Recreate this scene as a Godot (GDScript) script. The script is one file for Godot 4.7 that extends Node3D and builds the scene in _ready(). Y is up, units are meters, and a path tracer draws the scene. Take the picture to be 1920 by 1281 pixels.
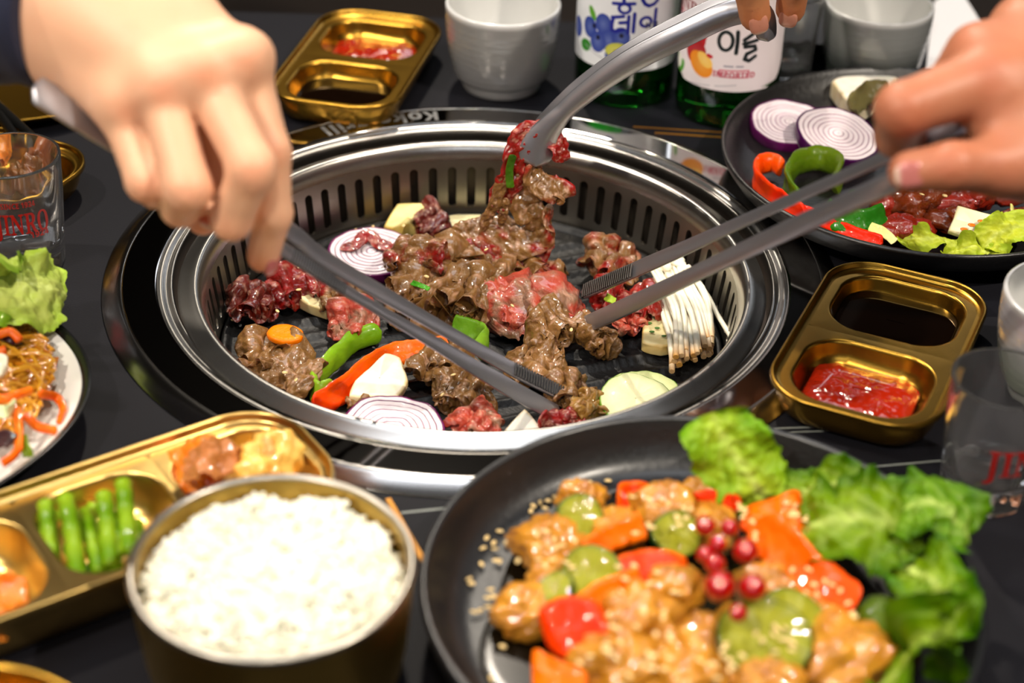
extends Node3D
# A shared meal round a table grill. All builders work in centimetres on world axes (x right, y up, table top at y = 0, grill centred on the origin); MB.build() turns them into metres.

const CM := 0.01
var nz := FastNoiseLite.new()
var rng := RandomNumberGenerator.new()
var M := {}

func _ready():
	nz.seed = 7
	nz.frequency = 1.0
	nz.noise_type = FastNoiseLite.TYPE_SIMPLEX_SMOOTH
	rng.seed = 11
	# camera
	var cam := Camera3D.new()
	cam.name = "camera"
	add_child(cam)
	cam.position = Vector3(2.198, 51.72, 84.724) * CM
	cam.basis = Basis(Vector3.RIGHT, -0.58625) * Basis(Vector3.BACK, 0.03)
	var att := CameraAttributesPhysical.new()
	att.frustum_focal_length = 63.75
	att.frustum_focus_distance = 0.975
	att.frustum_near = 0.05
	att.frustum_far = 30.0
	att.exposure_aperture = 5.0
	cam.attributes = att
	cam.fov = 2.0 * rad_to_deg(atan(640.5 / 3400.0))
	cam.current = true
	# surroundings: a dark dining room without daylight
	var env := Environment.new()
	env.background_mode = Environment.BG_COLOR
	env.background_color = Color(0.01, 0.01, 0.012)
	env.tonemap_mode = Environment.TONE_MAPPER_LINEAR
	env.tonemap_exposure = 0.82
	env.sdfgi_enabled = true
	env.ssao_enabled = true
	env.ssil_enabled = true
	var we := WorldEnvironment.new()
	we.name = "surroundings"
	we.environment = env
	add_child(we)
	make_materials()
	# lamps: ceiling spots over the table and one long pendant panel
	for s in [[Vector3(95, 140, 60), 3.4, "small round ceiling spotlight right of the table, nearest the diners"], [Vector3(4, 145, 2), 2.2, "small round ceiling spotlight straight above the grill"], [Vector3(-95, 140, -10), 1.8, "small round ceiling spotlight left of the table"], [Vector3(-75, 138, 95), 2.6, "small round ceiling spotlight left of the camera"], [Vector3(-12, 140, -100), 2.6, "small round ceiling spotlight beyond the table's far edge"], [Vector3(10, 145, 120), 1.0, "small round ceiling spotlight behind the camera"]]:
		spot_lamp(s[0], s[1], s[2])
	panel_lamp("long flat pendant light panel hanging over the grill", Vector3(-4, 128, -4), 90, 34, 0.35)
	panel_lamp("long flat pendant light panel hanging over the next table at the back", Vector3(95, 122, -240), 150, 36, 0.4)
	panel_lamp("long flat pendant light panel over the aisle behind the camera", Vector3(-20, 112, 215), 170, 44, 0.6)
	# structure, then things
	room()
	table()
	grill()
	tableware()
	grill_food()
	raw_platter()
	noodle_plate()
	side_dishes()
	rice()
	chicken_dish()
	people()

# ---------------------------------------------------------------- mesh builder
class MB:
	var v := PackedVector3Array()
	var c := PackedColorArray()
	var uv := PackedVector2Array()
	var ix := PackedInt32Array()
	var seams: Array[Vector2i] = []
	var tint := Color.WHITE

	func add(p: Vector3, col = null, t := Vector2.ZERO) -> int:
		v.append(p)
		c.append(tint if col == null else col)
		uv.append(t)
		return v.size() - 1

	func tri(a: int, b: int, d: int):
		ix.append(a); ix.append(b); ix.append(d)

	func quad(a: int, b: int, d: int, e: int):
		tri(a, b, d); tri(a, d, e)

	# turns the triangles from index "from" so that the shape's outside shows
	func outward(from: int):
		var mid := Vector3.ZERO
		for i in range(from, ix.size()): mid += v[ix[i]]
		mid /= maxi(1, ix.size() - from)
		var vol := 0.0
		for i in range(from, ix.size(), 3):
			vol += (v[ix[i]] - mid).dot((v[ix[i + 1]] - mid).cross(v[ix[i + 2]] - mid))
		if vol > 0.0: flip(from)

	func flip(from: int):
		for i in range(from, ix.size(), 3):
			var k := ix[i]
			ix[i] = ix[i + 1]
			ix[i + 1] = k

	# rows of points; wrap joins the last column to the first, with a seam for texture coordinates
	func grid(rows: Array, wrap := false, cols = null, fix := true) -> void:
		var from := ix.size()
		var first := v.size()
		var nv: int = rows[0].size()
		var w := nv + 1 if wrap else nv
		for i in rows.size():
			for j in w:
				add(rows[i][j % nv], null if cols == null else cols[i][j % nv], Vector2(float(j) / (w - 1), float(i) / maxi(1, rows.size() - 1)))
			if wrap: seams.append(Vector2i(first + i * w, first + i * w + nv))
		for i in rows.size() - 1:
			for j in w - 1:
				var a := first + i * w + j
				quad(a, a + w, a + w + 1, a + 1)
		if fix: outward(from)

	# closes a ring of points to its middle
	func cap(ring, col = null, fix_like := Vector3.ZERO):
		var mid := Vector3.ZERO
		for p in ring: mid += p
		mid /= ring.size()
		var from := ix.size()
		var m := add(mid, col, Vector2(0.5, 0.5))
		var f := v.size()
		for p in ring: add(p, col, Vector2(p.x, p.z))
		for j in ring.size(): tri(m, f + j, f + (j + 1) % ring.size())
		var a := v[ix[from]]
		var nrm := (v[ix[from + 2]] - a).cross(v[ix[from + 1]] - a)
		if fix_like != Vector3.ZERO and nrm.dot(fix_like) < 0: flip(from)

	# profile of Vector2(radius, height), null makes a crease; wob(angle, i) scales the radius
	func lathe(at: Vector3, prof: Array, n := 72, wob = null, shape = null):
		var from := ix.size()
		var rows := []
		for i in prof.size() + 1:
			if i == prof.size() or prof[i] == null:
				if rows.size() > 1: grid(rows, true, null, false)
				rows = [rows[-1]] if rows.size() else []
				continue
			var q: Vector2 = prof[i]
			var r := PackedVector3Array()
			for j in n:
				var a := TAU * j / n
				var k: float = wob.call(a, i) if wob != null else 1.0
				var p := Vector3(cos(a) * q.x * k, q.y, sin(a) * q.x * k)
				if shape != null: p = shape.call(p)
				r.append(at + p)
			rows.append(r)
		outward(from)

	func tube(pts: Array, radii, n := 8, cols = null):
		var rows := []
		var cc := []
		var side := Vector3.UP
		for i in pts.size():
			var t: Vector3 = ((pts[mini(i + 1, pts.size() - 1)]) - (pts[maxi(i - 1, 0)])).normalized()
			if absf(t.dot(side)) > 0.95: side = Vector3(0.9, 0.1, 0.4)
			var s := t.cross(side).normalized()
			side = s.cross(t).normalized()
			var rad: float = radii[i] if radii is Array else radii
			var r := PackedVector3Array()
			for j in n:
				var a := TAU * j / n
				r.append(pts[i] + (s * cos(a) + side * sin(a)) * rad)
			rows.append(r)
			if cols != null:
				var q := []
				for j in n: q.append(cols[i])
				cc.append(q)
		var from := ix.size()
		grid(rows, true, null if cols == null else cc, false)
		outward(from)
		var t0: Vector3 = pts[0] - pts[1]
		var t1: Vector3 = pts[-1] - pts[-2]
		cap(rows[0], null if cols == null else cols[0], t0)
		cap(rows[-1], null if cols == null else cols[-1], t1)

	func box(mid: Vector3, size: Vector3, basis := Basis.IDENTITY, bev := 0.0):
		var h := size * 0.5
		var b: float = minf(bev, minf(h.x, minf(h.y, h.z)) * 0.9)
		var rows := []
		var levels := [[-h.y, b], [-h.y + b, 0.0], [h.y - b, 0.0], [h.y, b]] if b > 0 else [[-h.y, 0.0], [h.y, 0.0]]
		var from := ix.size()
		for l in levels:
			var e: float = l[1]
			var r := PackedVector3Array()
			if b > 0:
				for q in [[-1, -1, 0], [-1, -1, 1], [1, -1, 1], [1, -1, 0], [1, 1, 0], [1, 1, 1], [-1, 1, 1], [-1, 1, 0]]:
					var px: float = q[0] * (h.x - (b if q[2] == 1 else e))
					var pz: float = q[1] * (h.z - (b if q[2] == 0 else e))
					if e > 0 and q[2] == 1: px = q[0] * (h.x - b)
					if e > 0: pz = q[1] * (h.z - b)
					r.append(mid + basis * Vector3(px, l[0], pz))
			else:
				for q in [[-1, -1], [1, -1], [1, 1], [-1, 1]]:
					r.append(mid + basis * Vector3(q[0] * h.x, l[0], q[1] * h.z))
			rows.append(r)
		# flat faces: every quad has its own corners
		var n: int = rows[0].size()
		for i in rows.size() - 1:
			for j in n:
				var f := v.size()
				for p in [rows[i][j], rows[i + 1][j], rows[i + 1][(j + 1) % n], rows[i][(j + 1) % n]]: add(p)
				quad(f, f + 1, f + 2, f + 3)
		outward(from)
		cap(rows[0], null, basis * Vector3.DOWN)
		cap(rows[-1], null, basis * Vector3.UP)

	func build(origin := Vector3.ZERO) -> ArrayMesh:
		var nrm := PackedVector3Array()
		nrm.resize(v.size())
		for i in range(0, ix.size(), 3):
			var a := ix[i]
			var b := ix[i + 1]
			var d := ix[i + 2]
			var k := (v[d] - v[a]).cross(v[b] - v[a])
			nrm[a] += k; nrm[b] += k; nrm[d] += k
		for s in seams:
			var k := nrm[s.x] + nrm[s.y]
			nrm[s.x] = k
			nrm[s.y] = k
		var p := PackedVector3Array()
		p.resize(v.size())
		for i in v.size():
			nrm[i] = nrm[i].normalized() if nrm[i].length_squared() > 1e-20 else Vector3.UP
			p[i] = (v[i] - origin) * CM
		var arr := []
		arr.resize(Mesh.ARRAY_MAX)
		arr[Mesh.ARRAY_VERTEX] = p
		arr[Mesh.ARRAY_NORMAL] = nrm
		arr[Mesh.ARRAY_COLOR] = c
		arr[Mesh.ARRAY_TEX_UV] = uv
		arr[Mesh.ARRAY_INDEX] = ix
		var m := ArrayMesh.new()
		m.add_surface_from_arrays(Mesh.PRIMITIVE_TRIANGLES, arr)
		return m

	func base() -> Vector3:
		if v.is_empty(): return Vector3.ZERO
		var lo := v[0]
		var hi := v[0]
		for p in v:
			lo = lo.min(p); hi = hi.max(p)
		return Vector3((lo.x + hi.x) / 2, lo.y, (lo.z + hi.z) / 2)

# a thing: a Node3D at its base (centimetres), whose children are its parts
func thing(called: String, label: String, category: String, at: Vector3, group := "") -> Node3D:
	var o := Node3D.new()
	o.name = numbered(called)
	o.position = at * CM
	add_child(o)
	return tag(o, label, category, group)

func tag(o: Node3D, label: String, category: String, group := "") -> Node3D:
	o.set_meta("label", label)
	o.set_meta("category", category)
	if group: o.set_meta("group", group)
	return o

var taken := {}
func numbered(called: String) -> String:
	taken[called] = taken.get(called, -1) + 1
	return called if taken[called] == 0 else "%s_%03d" % [called, taken[called]]

# one mesh: a part when it gets a parent, else a thing on its own
func part(called: String, mb: MB, m: Material, parent: Node3D, label := "", kind := "") -> MeshInstance3D:
	var o := MeshInstance3D.new()
	var n := 0
	var nm := called
	while parent.has_node(nm):
		n += 1
		nm = "%s_%03d" % [called, n]
	o.name = nm
	var org := Vector3.ZERO
	var up: Node3D = parent
	while up != self:
		org += up.position / CM
		up = up.get_parent()
	o.mesh = mb.build(org)
	o.material_override = m
	o.set_surface_override_material(0, m)
	parent.add_child(o, true)
	if label: o.set_meta("label", label)
	if kind: o.set_meta("kind", kind)
	return o

func obj(called: String, mb: MB, m: Material, label: String, category: String, group := "") -> MeshInstance3D:
	var o := MeshInstance3D.new()
	o.name = numbered(called)
	var at := mb.base()
	o.position = at * CM
	o.mesh = mb.build(at)
	o.material_override = m
	o.set_surface_override_material(0, m)
	add_child(o)
	tag(o, label, category, group)
	return o

func struct(called: String, mb: MB, m: Material) -> MeshInstance3D:
	var o := MeshInstance3D.new()
	o.name = called
	o.mesh = mb.build()
	o.set_surface_override_material(0, m)
	add_child(o)
	o.set_meta("kind", "structure")
	return o

func copy_of(o: Node3D, at: Vector3, basis: Basis, label := "") -> Node3D:
	var r: Node3D = o.duplicate()
	r.name = numbered(String(o.name).rstrip("0123456789").trim_suffix("_"))
	add_child(r)
	r.transform = Transform3D(basis, at * CM)
	if label: r.set_meta("label", label)
	return r

# ---------------------------------------------------------------- materials
func noise_tex(freq: float, seed_: int, normal := 0.0, oct := 4, kind := FastNoiseLite.TYPE_SIMPLEX_SMOOTH, ramp: Gradient = null) -> NoiseTexture2D:
	var f := FastNoiseLite.new()
	f.seed = seed_
	f.frequency = freq
	f.noise_type = kind
	f.fractal_octaves = oct
	var t := NoiseTexture2D.new()
	t.width = 512
	t.height = 512
	t.seamless = true
	t.noise = f
	if normal > 0:
		t.as_normal_map = true
		t.bump_strength = normal
	if ramp: t.color_ramp = ramp
	return t

func mat(called: String, col: Color, rough: float, metal := 0.0, o := {}) -> StandardMaterial3D:
	var m := StandardMaterial3D.new()
	m.resource_name = called
	m.albedo_color = col
	m.roughness = rough
	m.metallic = metal
	if o.get("vc", false):
		m.vertex_color_use_as_albedo = true
	if o.has("spec"): m.metallic_specular = o.spec
	if o.has("coat"):
		m.clearcoat_enabled = true
		m.clearcoat = o.coat
		m.clearcoat_roughness = o.get("coat_rough", 0.1)
	if o.has("bump"):
		m.heightmap_enabled = true
		m.heightmap_texture = o.bump
		m.heightmap_scale = o.get("bump_scale", 0.05)
	if o.has("normal"):
		m.normal_enabled = true
		m.normal_texture = o.normal
		m.normal_scale = o.get("normal_scale", 1.0)
	if o.has("rtex"):
		m.roughness_texture = o.rtex
	if o.has("tri"):
		m.uv1_triplanar = true
		m.uv1_scale = Vector3.ONE * o.tri
	if o.has("aniso"):
		m.anisotropy_enabled = true
		m.anisotropy = o.aniso
	if o.has("sss"):
		m.subsurf_scatter_enabled = true
		m.subsurf_scatter_strength = o.sss
	if o.has("back"):
		m.backlight_enabled = true
		m.backlight = o.back
	if o.has("rim"):
		m.rim_enabled = true
		m.rim = o.rim
	M[called] = m
	return m

func lin(r: float, g: float, b: float) -> Color:
	return Color(r, g, b).srgb_to_linear()

func glass(called: String, col: Color, scale: float, rough := 0.02) -> StandardMaterial3D:
	var m := StandardMaterial3D.new()
	m.resource_name = called
	m.albedo_color = col
	m.roughness = rough
	m.refraction_enabled = true
	m.refraction_scale = scale
	M[called] = m
	return m

func make_materials():
	var fine := noise_tex(0.03, 3, 6.0)
	var wet := noise_tex(0.02, 5, 8.0, 3)
	var grain := noise_tex(0.05, 9)
	var scr := noise_tex(0.008, 12, 0.0, 5)
	mat("table", Color(0.08, 0.08, 0.1), 0.55, 0.0, {"bump": grain, "bump_scale": 0.004, "tri": 25.0, "spec": 0.25})
	mat("gold_line", Color(0.62, 0.42, 0.12), 0.45, 0.6)
	mat("pale_vein", Color(0.5, 0.52, 0.5), 0.5)
	mat("mirror", Color(0.7, 0.69, 0.68), 0.07, 1.0, {"normal": noise_tex(0.004, 31, 1.0, 2), "normal_scale": 0.06, "tri": 6.0})
	mat("bevel", Color(0.72, 0.71, 0.7), 0.17, 1.0)
	mat("brushed", Color(0.74, 0.73, 0.71), 0.27, 1.0, {"aniso": 0.5})
	mat("satin", Color(0.66, 0.64, 0.6), 0.33, 1.0, {"bump": scr, "bump_scale": 0.004, "tri": 20.0})
	mat("drip", Color(0.32, 0.29, 0.26), 0.45, 0.8)
	mat("grill_black", Color(0.05, 0.052, 0.058), 0.5, 0.0, {"normal": fine, "normal_scale": 0.35, "tri": 22.0, "spec": 0.45})
	mat("engraved", Color(0.4, 0.4, 0.4), 0.6, 0.3)
	mat("tongs", Color(0.64, 0.64, 0.67), 0.3, 0.86, {"bump": scr, "bump_scale": 0.003, "tri": 30.0})
	mat("tongs_dark", Color(0.3, 0.29, 0.28), 0.4, 1.0)
	mat("gold", Color(0.68, 0.52, 0.2), 0.27, 1.0, {"bump": scr, "bump_scale": 0.004, "tri": 14.0})
	mat("gold_pale", Color(0.84, 0.71, 0.43), 0.3, 1.0, {"bump": scr, "bump_scale": 0.004, "tri": 14.0})
	mat("gold_bowl", Color(0.7, 0.58, 0.3), 0.33, 1.0, {"bump": scr, "bump_scale": 0.004, "tri": 14.0})
	mat("stoneware", Color(0.07, 0.075, 0.09), 0.42, 0.0, {"normal": fine, "normal_scale": 0.25, "tri": 16.0, "coat": 0.4, "coat_rough": 0.25})
	mat("black_ware", Color(0.075, 0.07, 0.075), 0.42, 0.0, {"normal": fine, "normal_scale": 0.4, "tri": 18.0, "coat": 0.3, "coat_rough": 0.3})
	mat("white_ware", Color(0.9, 0.89, 0.87), 0.2, 0.0, {"coat": 0.5})
	mat("black_rim", Color(0.06, 0.065, 0.07), 0.25)
	mat("cup_white", Color(0.86, 0.86, 0.86), 0.22, 0.0, {"coat": 0.6, "coat_rough": 0.08, "vc": true})
	mat("skin", Color(1, 1, 1), 0.46, 0.0, {"vc": true, "sss": 0.04, "normal": noise_tex(0.06, 23, 4.0), "normal_scale": 0.25, "tri": 22.0, "spec": 0.42})
	mat("nail", Color(1, 1, 1), 0.22, 0.0, {"vc": true})
	mat("navy_cloth", Color(0.07, 0.09, 0.19), 0.9, 0.0, {"rim": 0.3, "bump": grain, "bump_scale": 0.05, "tri": 30.0})
	mat("black_cloth", Color(0.05, 0.05, 0.055), 0.9, 0.0, {"rim": 0.2})
	mat("meat", Color(1, 1, 1), 0.36, 0.0, {"vc": true, "normal": wet, "normal_scale": 1.0, "tri": 55.0, "coat": 1.0, "coat_rough": 0.07, "spec": 0.4, "sss": 0.05})
	mat("veg", Color(1, 1, 1), 0.36, 0.0, {"vc": true, "normal": fine, "normal_scale": 0.3, "tri": 25.0, "coat": 0.35, "coat_rough": 0.05, "spec": 0.25, "sss": 0.04})
	mat("mushroom", Color(1, 1, 1), 0.42, 0.0, {"vc": true, "normal": fine, "normal_scale": 0.15, "tri": 25.0, "sss": 0.08})
	mat("leaf", Color(1, 1, 1), 0.42, 0.0, {"vc": true, "spec": 0.3, "normal": wet, "normal_scale": 0.5, "tri": 26.0, "back": Color(0.5, 0.5, 0.5)})
	mat("noodle", Color(1, 1, 1), 0.15, 0.0, {"vc": true, "coat": 0.8, "sss": 0.15})
	mat("rice", Color(0.93, 0.91, 0.84), 0.35, 0.0, {"sss": 0.15})
	mat("sesame", Color(0.88, 0.76, 0.52), 0.35)
	mat("sauce_red", Color(0.56, 0.11, 0.03), 0.12, 0.0, {"bump": noise_tex(0.01, 44, 0.0, 3), "bump_scale": 0.25, "tri": 12.0, "coat": 0.8, "coat_rough": 0.05})
	mat("sauce_soy", Color(0.05, 0.022, 0.01), 0.06, 0.0, {"spec": 0.6})
	mat("currant", Color(0.62, 0.012, 0.018), 0.08, 0.0, {"coat": 1.0, "coat_rough": 0.03, "sss": 0.1})
	mat("paper_white", Color(0.8, 0.8, 0.82), 0.8)
	mat("red_print", Color(0.58, 0.07, 0.04), 0.4)
	mat("wine_print", Color(0.5, 0.06, 0.12), 0.5)
	mat("pink_print", Color(0.75, 0.25, 0.35), 0.5)
	mat("grey_print", Color(0.45, 0.45, 0.5), 0.5)
	mat("lacquer", Color(0.05, 0.048, 0.045), 0.3)
	mat("wall", Color(0.26, 0.2, 0.16), 0.85)
	mat("ceiling", Color(0.35, 0.33, 0.32), 0.9)
	mat("floor", Color(0.3, 0.26, 0.23), 0.6)
	mat("fitting", Color(0.08, 0.08, 0.08), 0.5, 0.3)
	glass("clear_glass", Color(1, 1, 1, 0.018), 0.05)
	glass("bottle_glass", Color(0.07, 0.36, 0.07, 0.04), 0.045)
	glass("water", Color(1, 1, 1, 0.0), 0.033)

# ---------------------------------------------------------------- shapes
func catmull(p: Array, t: float) -> Vector3:
	var n := p.size() - 1
	var f := clampf(t, 0, 1) * n
	var i := mini(int(f), n - 1)
	var u := f - i
	var a: Vector3 = p[maxi(i - 1, 0)]
	var b: Vector3 = p[i]
	var c: Vector3 = p[i + 1]
	var d: Vector3 = p[mini(i + 2, n)]
	return b.cubic_interpolate(c, a, d, u)

func spline(p: Array, n: int) -> Array:
	var r := []
	for i in n + 1: r.append(catmull(p, float(i) / n))
	return r

func n3(p: Vector3, k: float, s := 0.0) -> float:
	return nz.get_noise_3d(p.x * k + s * 17.3, p.y * k - s * 5.1, p.z * k + s * 9.7)

# a sheet of flesh, leaf or peel along a path: closed, with thickness, crumpled by noise
func sheet(mb: MB, path: Array, side: Vector3, o: Dictionary):
	var nu: int = o.get("nu", 36)
	var nv: int = o.get("nv", 12)
	var w: float = o.get("w", 1.0)
	var th: float = o.get("th", 0.25)
	var crum: float = o.get("crum", 0.3)
	var fq: float = o.get("fq", 0.8)
	var ruf: float = o.get("ruf", 0.0)
	var rufk: float = o.get("rufk", 2.0)
	var curl: float = o.get("curl", 0.0)
	var fine: float = o.get("fine", 0.0)
	var t0: float = o.get("t0", 0.25)
	var t1: float = o.get("t1", 0.25)
	var jag: float = o.get("jag", 0.3)
	var sd: float = o.get("seed", 0.0)
	var twist: float = o.get("twist", 0.0)
	var col = o.get("col")
	var rows := []
	var cols := []
	var e := 0.5 / nu
	var len := 0.0
	for i in 8: len += catmull(path, i / 8.0).distance_to(catmull(path, (i + 1) / 8.0))
	for i in nu + 1:
		var u := float(i) / nu
		var c := catmull(path, u)
		var t := (catmull(path, u + e) - catmull(path, u - e)).normalized()
		var s := (side - t * side.dot(t)).normalized()
		if twist != 0.0: s = s.rotated(t, twist * (u - 0.5))
		var n := s.cross(t).normalized()
		var tap := 1.0
		if u < t0: tap = sqrt(maxf(0.015, 1.0 - pow(1.0 - u / t0, 2)))
		if u > 1.0 - t1: tap = minf(tap, sqrt(maxf(0.015, 1.0 - pow(1.0 - (1.0 - u) / t1, 2))))
		var top := []
		var bot := []
		var tc := []
		var bc := []
		for j in nv + 1:
			var vv := 2.0 * j / nv - 1.0
			var edge := w * tap * (1.0 + jag * n3(Vector3(u * len * 0.9, signf(vv) * 3.0, 0), 1.0, sd) + 0.5 * jag * n3(Vector3(u * len * 2.5, signf(vv) * 3.0, 0), 1.0, sd))
			var q := c + s * vv * edge
			var h := crum * (n3(q, fq, sd) + 0.45 * n3(q, fq * 2.6, sd + 1)) + fine * (n3(q, 2.6, sd + 6) + 0.6 * n3(q * Vector3(1, 1, 1), 5.5, sd + 7)) - curl * vv * vv * w
			if ruf > 0.0: h += ruf * vv * vv * sin(u * len * rufk + 2.5 * n3(q, 0.4, sd) + signf(vv) * 1.3) * (0.6 + 0.8 * absf(n3(q, 0.5, sd + 3)))
			q += n * h
			var k := th * 0.5 * sqrt(maxf(0.02, 1.0 - pow(absf(vv), 4))) * (0.35 + 0.65 * tap)
			top.append(q + n * k)
			bot.append(q - n * k)
			if col != null:
				tc.append(col.call(u, vv, q + n * k))
				bc.append(col.call(u, vv, q - n * k))
		bot.reverse()
		bc.reverse()
		var r := PackedVector3Array(top + bot)
		rows.append(r)
		cols.append(tc + bc)
	var from := mb.ix.size()
	mb.grid(rows, true, null if col == null else cols, false)
	mb.outward(from)
	mb.cap(rows[0], null if col == null else cols[0][0], rows[0][0] - rows[1][0])
	mb.cap(rows[-1], null if col == null else cols[-1][0], rows[-1][0] - rows[-2][0])

# a rounded lump: a ball with noise
func lump(mb: MB, at: Vector3, r: Vector3, o: Dictionary):
	var nu: int = o.get("nu", 22)
	var nv: int = o.get("nv", 32)
	var amp: float = o.get("amp", 0.25)
	var fq: float = o.get("fq", 0.6)
	var amp2: float = o.get("amp2", 0.0)
	var fq2: float = o.get("fq2", 3.0)
	var sd: float = o.get("seed", 0.0)
	var b: Basis = o.get("basis", Basis.IDENTITY)
	var sq: float = o.get("sq", 1.0)
	var col = o.get("col")
	var rows := []
	var cols := []
	for i in nu + 1:
		var ph := PI * clampf(float(i) / nu, 0.004, 0.996)
		var row := PackedVector3Array()
		var cr := []
		for j in nv:
			var a := TAU * j / nv
			var d := Vector3(sin(ph) * cos(a), cos(ph), sin(ph) * sin(a))
			var e := Vector3(signf(d.x) * pow(absf(d.x), sq), signf(d.y) * pow(absf(d.y), sq), signf(d.z) * pow(absf(d.z), sq))
			var p := b * (e * r)
			var k := 1.0 + amp * n3(p, fq, sd) + amp2 * absf(n3(p, fq2, sd + 2))
			p = at + p * k
			row.append(p)
			if col != null: cr.append(col.call(0.0, 0.0, p))
		rows.append(row)
		cols.append(cr)
	mb.grid(rows, true, null if col == null else cols)

# a slice with a free outline (points in order), thickness downwards along -up, rounded edges
func slab(mb: MB, outline: Array, th: float, o := {}):
	var up: Vector3 = o.get("up", Vector3.UP)
	var bev: float = o.get("bev", 0.12)
	var n: int = o.get("n", 48)
	var amp: float = o.get("amp", 0.05)
	var sd: float = o.get("seed", 0.0)
	var col = o.get("col")
	var loop: Array = outline.duplicate()
	var pts := []
	var m := loop.size()
	var soft: float = o.get("soft", 1.0)
	for i in n:
		var f := float(i) / n * m
		var k := int(f)
		var a: Vector3 = loop[(k - 1 + m) % m]
		var b: Vector3 = loop[k % m]
		var c: Vector3 = loop[(k + 1) % m]
		var d: Vector3 = loop[(k + 2) % m]
		pts.append(b.lerp(c, f - k).lerp(b.cubic_interpolate(c, a, d, f - k), soft))
	var mid := Vector3.ZERO
	for p in pts: mid += p
	mid /= n
	var rows := []
	var cols := []
	# scale towards the middle, depth, how far out (for colours)
	var size := 0.0
	for p in pts: size += p.distance_to(mid)
	size /= n
	var b1 := bev / size
	for l in [[0.02, 0.0, 0.0], [0.35, 0.0, 0.35], [0.65, 0.0, 0.65], [1.0 - 1.6 * b1, 0.0, 0.9], [1.0 - 0.45 * b1, bev * 0.35, 1.0], [1.0, bev, 1.1], [1.0, th - bev, 1.2], [1.0 - 0.5 * b1, th - bev * 0.3, 1.2], [1.0 - 2.0 * b1, th, 1.0], [0.02, th, 0.0]]:
		var row := PackedVector3Array()
		var cr := []
		for p in pts:
			var q: Vector3 = mid + (p - mid) * l[0] - up * l[1]
			q += up * amp * n3(q, 0.9, sd) * (1.0 if l[1] < th * 0.5 else 0.3)
			row.append(q)
			if col != null: cr.append(col.call(l[2], l[1], q))
		rows.append(row)
		cols.append(cr)
	mb.grid(rows, true, null if col == null else cols)

# a flat bar bent along points: width across "face", square edges softened
func bar(mb: MB, pts: Array, widths: Array, th: float, face: Vector3, bow := 0.0, n := 40, round_ends := true, faces: Array = []):
	var rows := []
	var e := 0.5 / n
	for i in n + 1:
		var u := float(i) / n
		var c := catmull(pts, u)
		var t := (catmull(pts, u + e) - catmull(pts, u - e)).normalized()
		var fc := face
		if faces.size(): fc = catmull(faces, u)
		var nn := (fc - t * fc.dot(t)).normalized()
		var s := t.cross(nn).normalized()
		var f := u * (widths.size() - 1)
		var k := mini(int(f), widths.size() - 2)
		var w: float = lerpf(widths[k], widths[k + 1], f - k) * 0.5
		if round_ends:
			var L: float = pts[0].distance_to(pts[-1])
			var d := minf(u, 1.0 - u) * L
			if d < w: w *= sqrt(maxf(0.02, 1.0 - pow(1.0 - d / w, 2)))
		var row := PackedVector3Array()
		var b := th * 0.22
		for q in [[-1.0, -0.5, 0], [-1.0, 0.5, 0], [-0.9, 0.5, 1], [-0.45, 0.5, 2], [0.0, 0.5, 2], [0.45, 0.5, 2], [0.9, 0.5, 1], [1.0, 0.5, 0], [1.0, -0.5, 0], [0.9, -0.5, 1], [0.45, -0.5, 2], [0.0, -0.5, 2], [-0.45, -0.5, 2], [-0.9, -0.5, 1]]:
			var x: float = q[0] * w
			var y: float = q[1] * th
			if q[2] == 0: y -= signf(y) * b
			if q[2] == 1: x = signf(x) * (w - b)
			y -= bow * (q[0] * q[0])
			row.append(c + s * x + nn * y)
		rows.append(row)
	var from := mb.ix.size()
	mb.grid(rows, true, null, false)
	mb.outward(from)
	mb.cap(rows[0], null, rows[0][0] - rows[1][0])
	mb.cap(rows[-1], null, rows[-1][0] - rows[-2][0])

# rounded rectangle, n points per corner, in the x-z plane of the basis
func rrect(mid: Vector3, bs: Basis, hx: float, hz: float, r: float, y: float, n := 10) -> PackedVector3Array:
	var p := PackedVector3Array()
	r = maxf(0.01, minf(r, minf(hx, hz)))
	for q in [[1, 1, 0.0], [-1, 1, PI / 2], [-1, -1, PI], [1, -1, 1.5 * PI]]:
		for i in n + 1:
			var a: float = q[2] + PI / 2 * i / n
			p.append(mid + bs * Vector3(q[0] * (hx - r) + cos(a) * r, y, q[1] * (hz - r) + sin(a) * r))
	return p

# lettering as a thin solid, bent by a function of (x, y, depth) in centimetres
func letters(text: String, height: float, depth: float, place: Callable, serif := false, bold := true) -> MB:
	var f := SystemFont.new()
	f.font_names = PackedStringArray(["Droid Serif" if serif else "Droid Sans"])
	f.font_weight = 700 if bold else 400
	var t := TextMesh.new()
	t.text = text
	t.font = f
	t.font_size = 64
	t.pixel_size = height / 46.0
	t.depth = depth
	t.curve_step = 2.0
	var a := t.get_mesh_arrays()
	var mb := MB.new()
	var vs: PackedVector3Array = a[Mesh.ARRAY_VERTEX]
	for p in vs: mb.add(place.call(p))
	var id: PackedInt32Array = a[Mesh.ARRAY_INDEX] if a[Mesh.ARRAY_INDEX] != null else PackedInt32Array(range(vs.size()))
	mb.ix = id.duplicate()
	return mb

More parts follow.
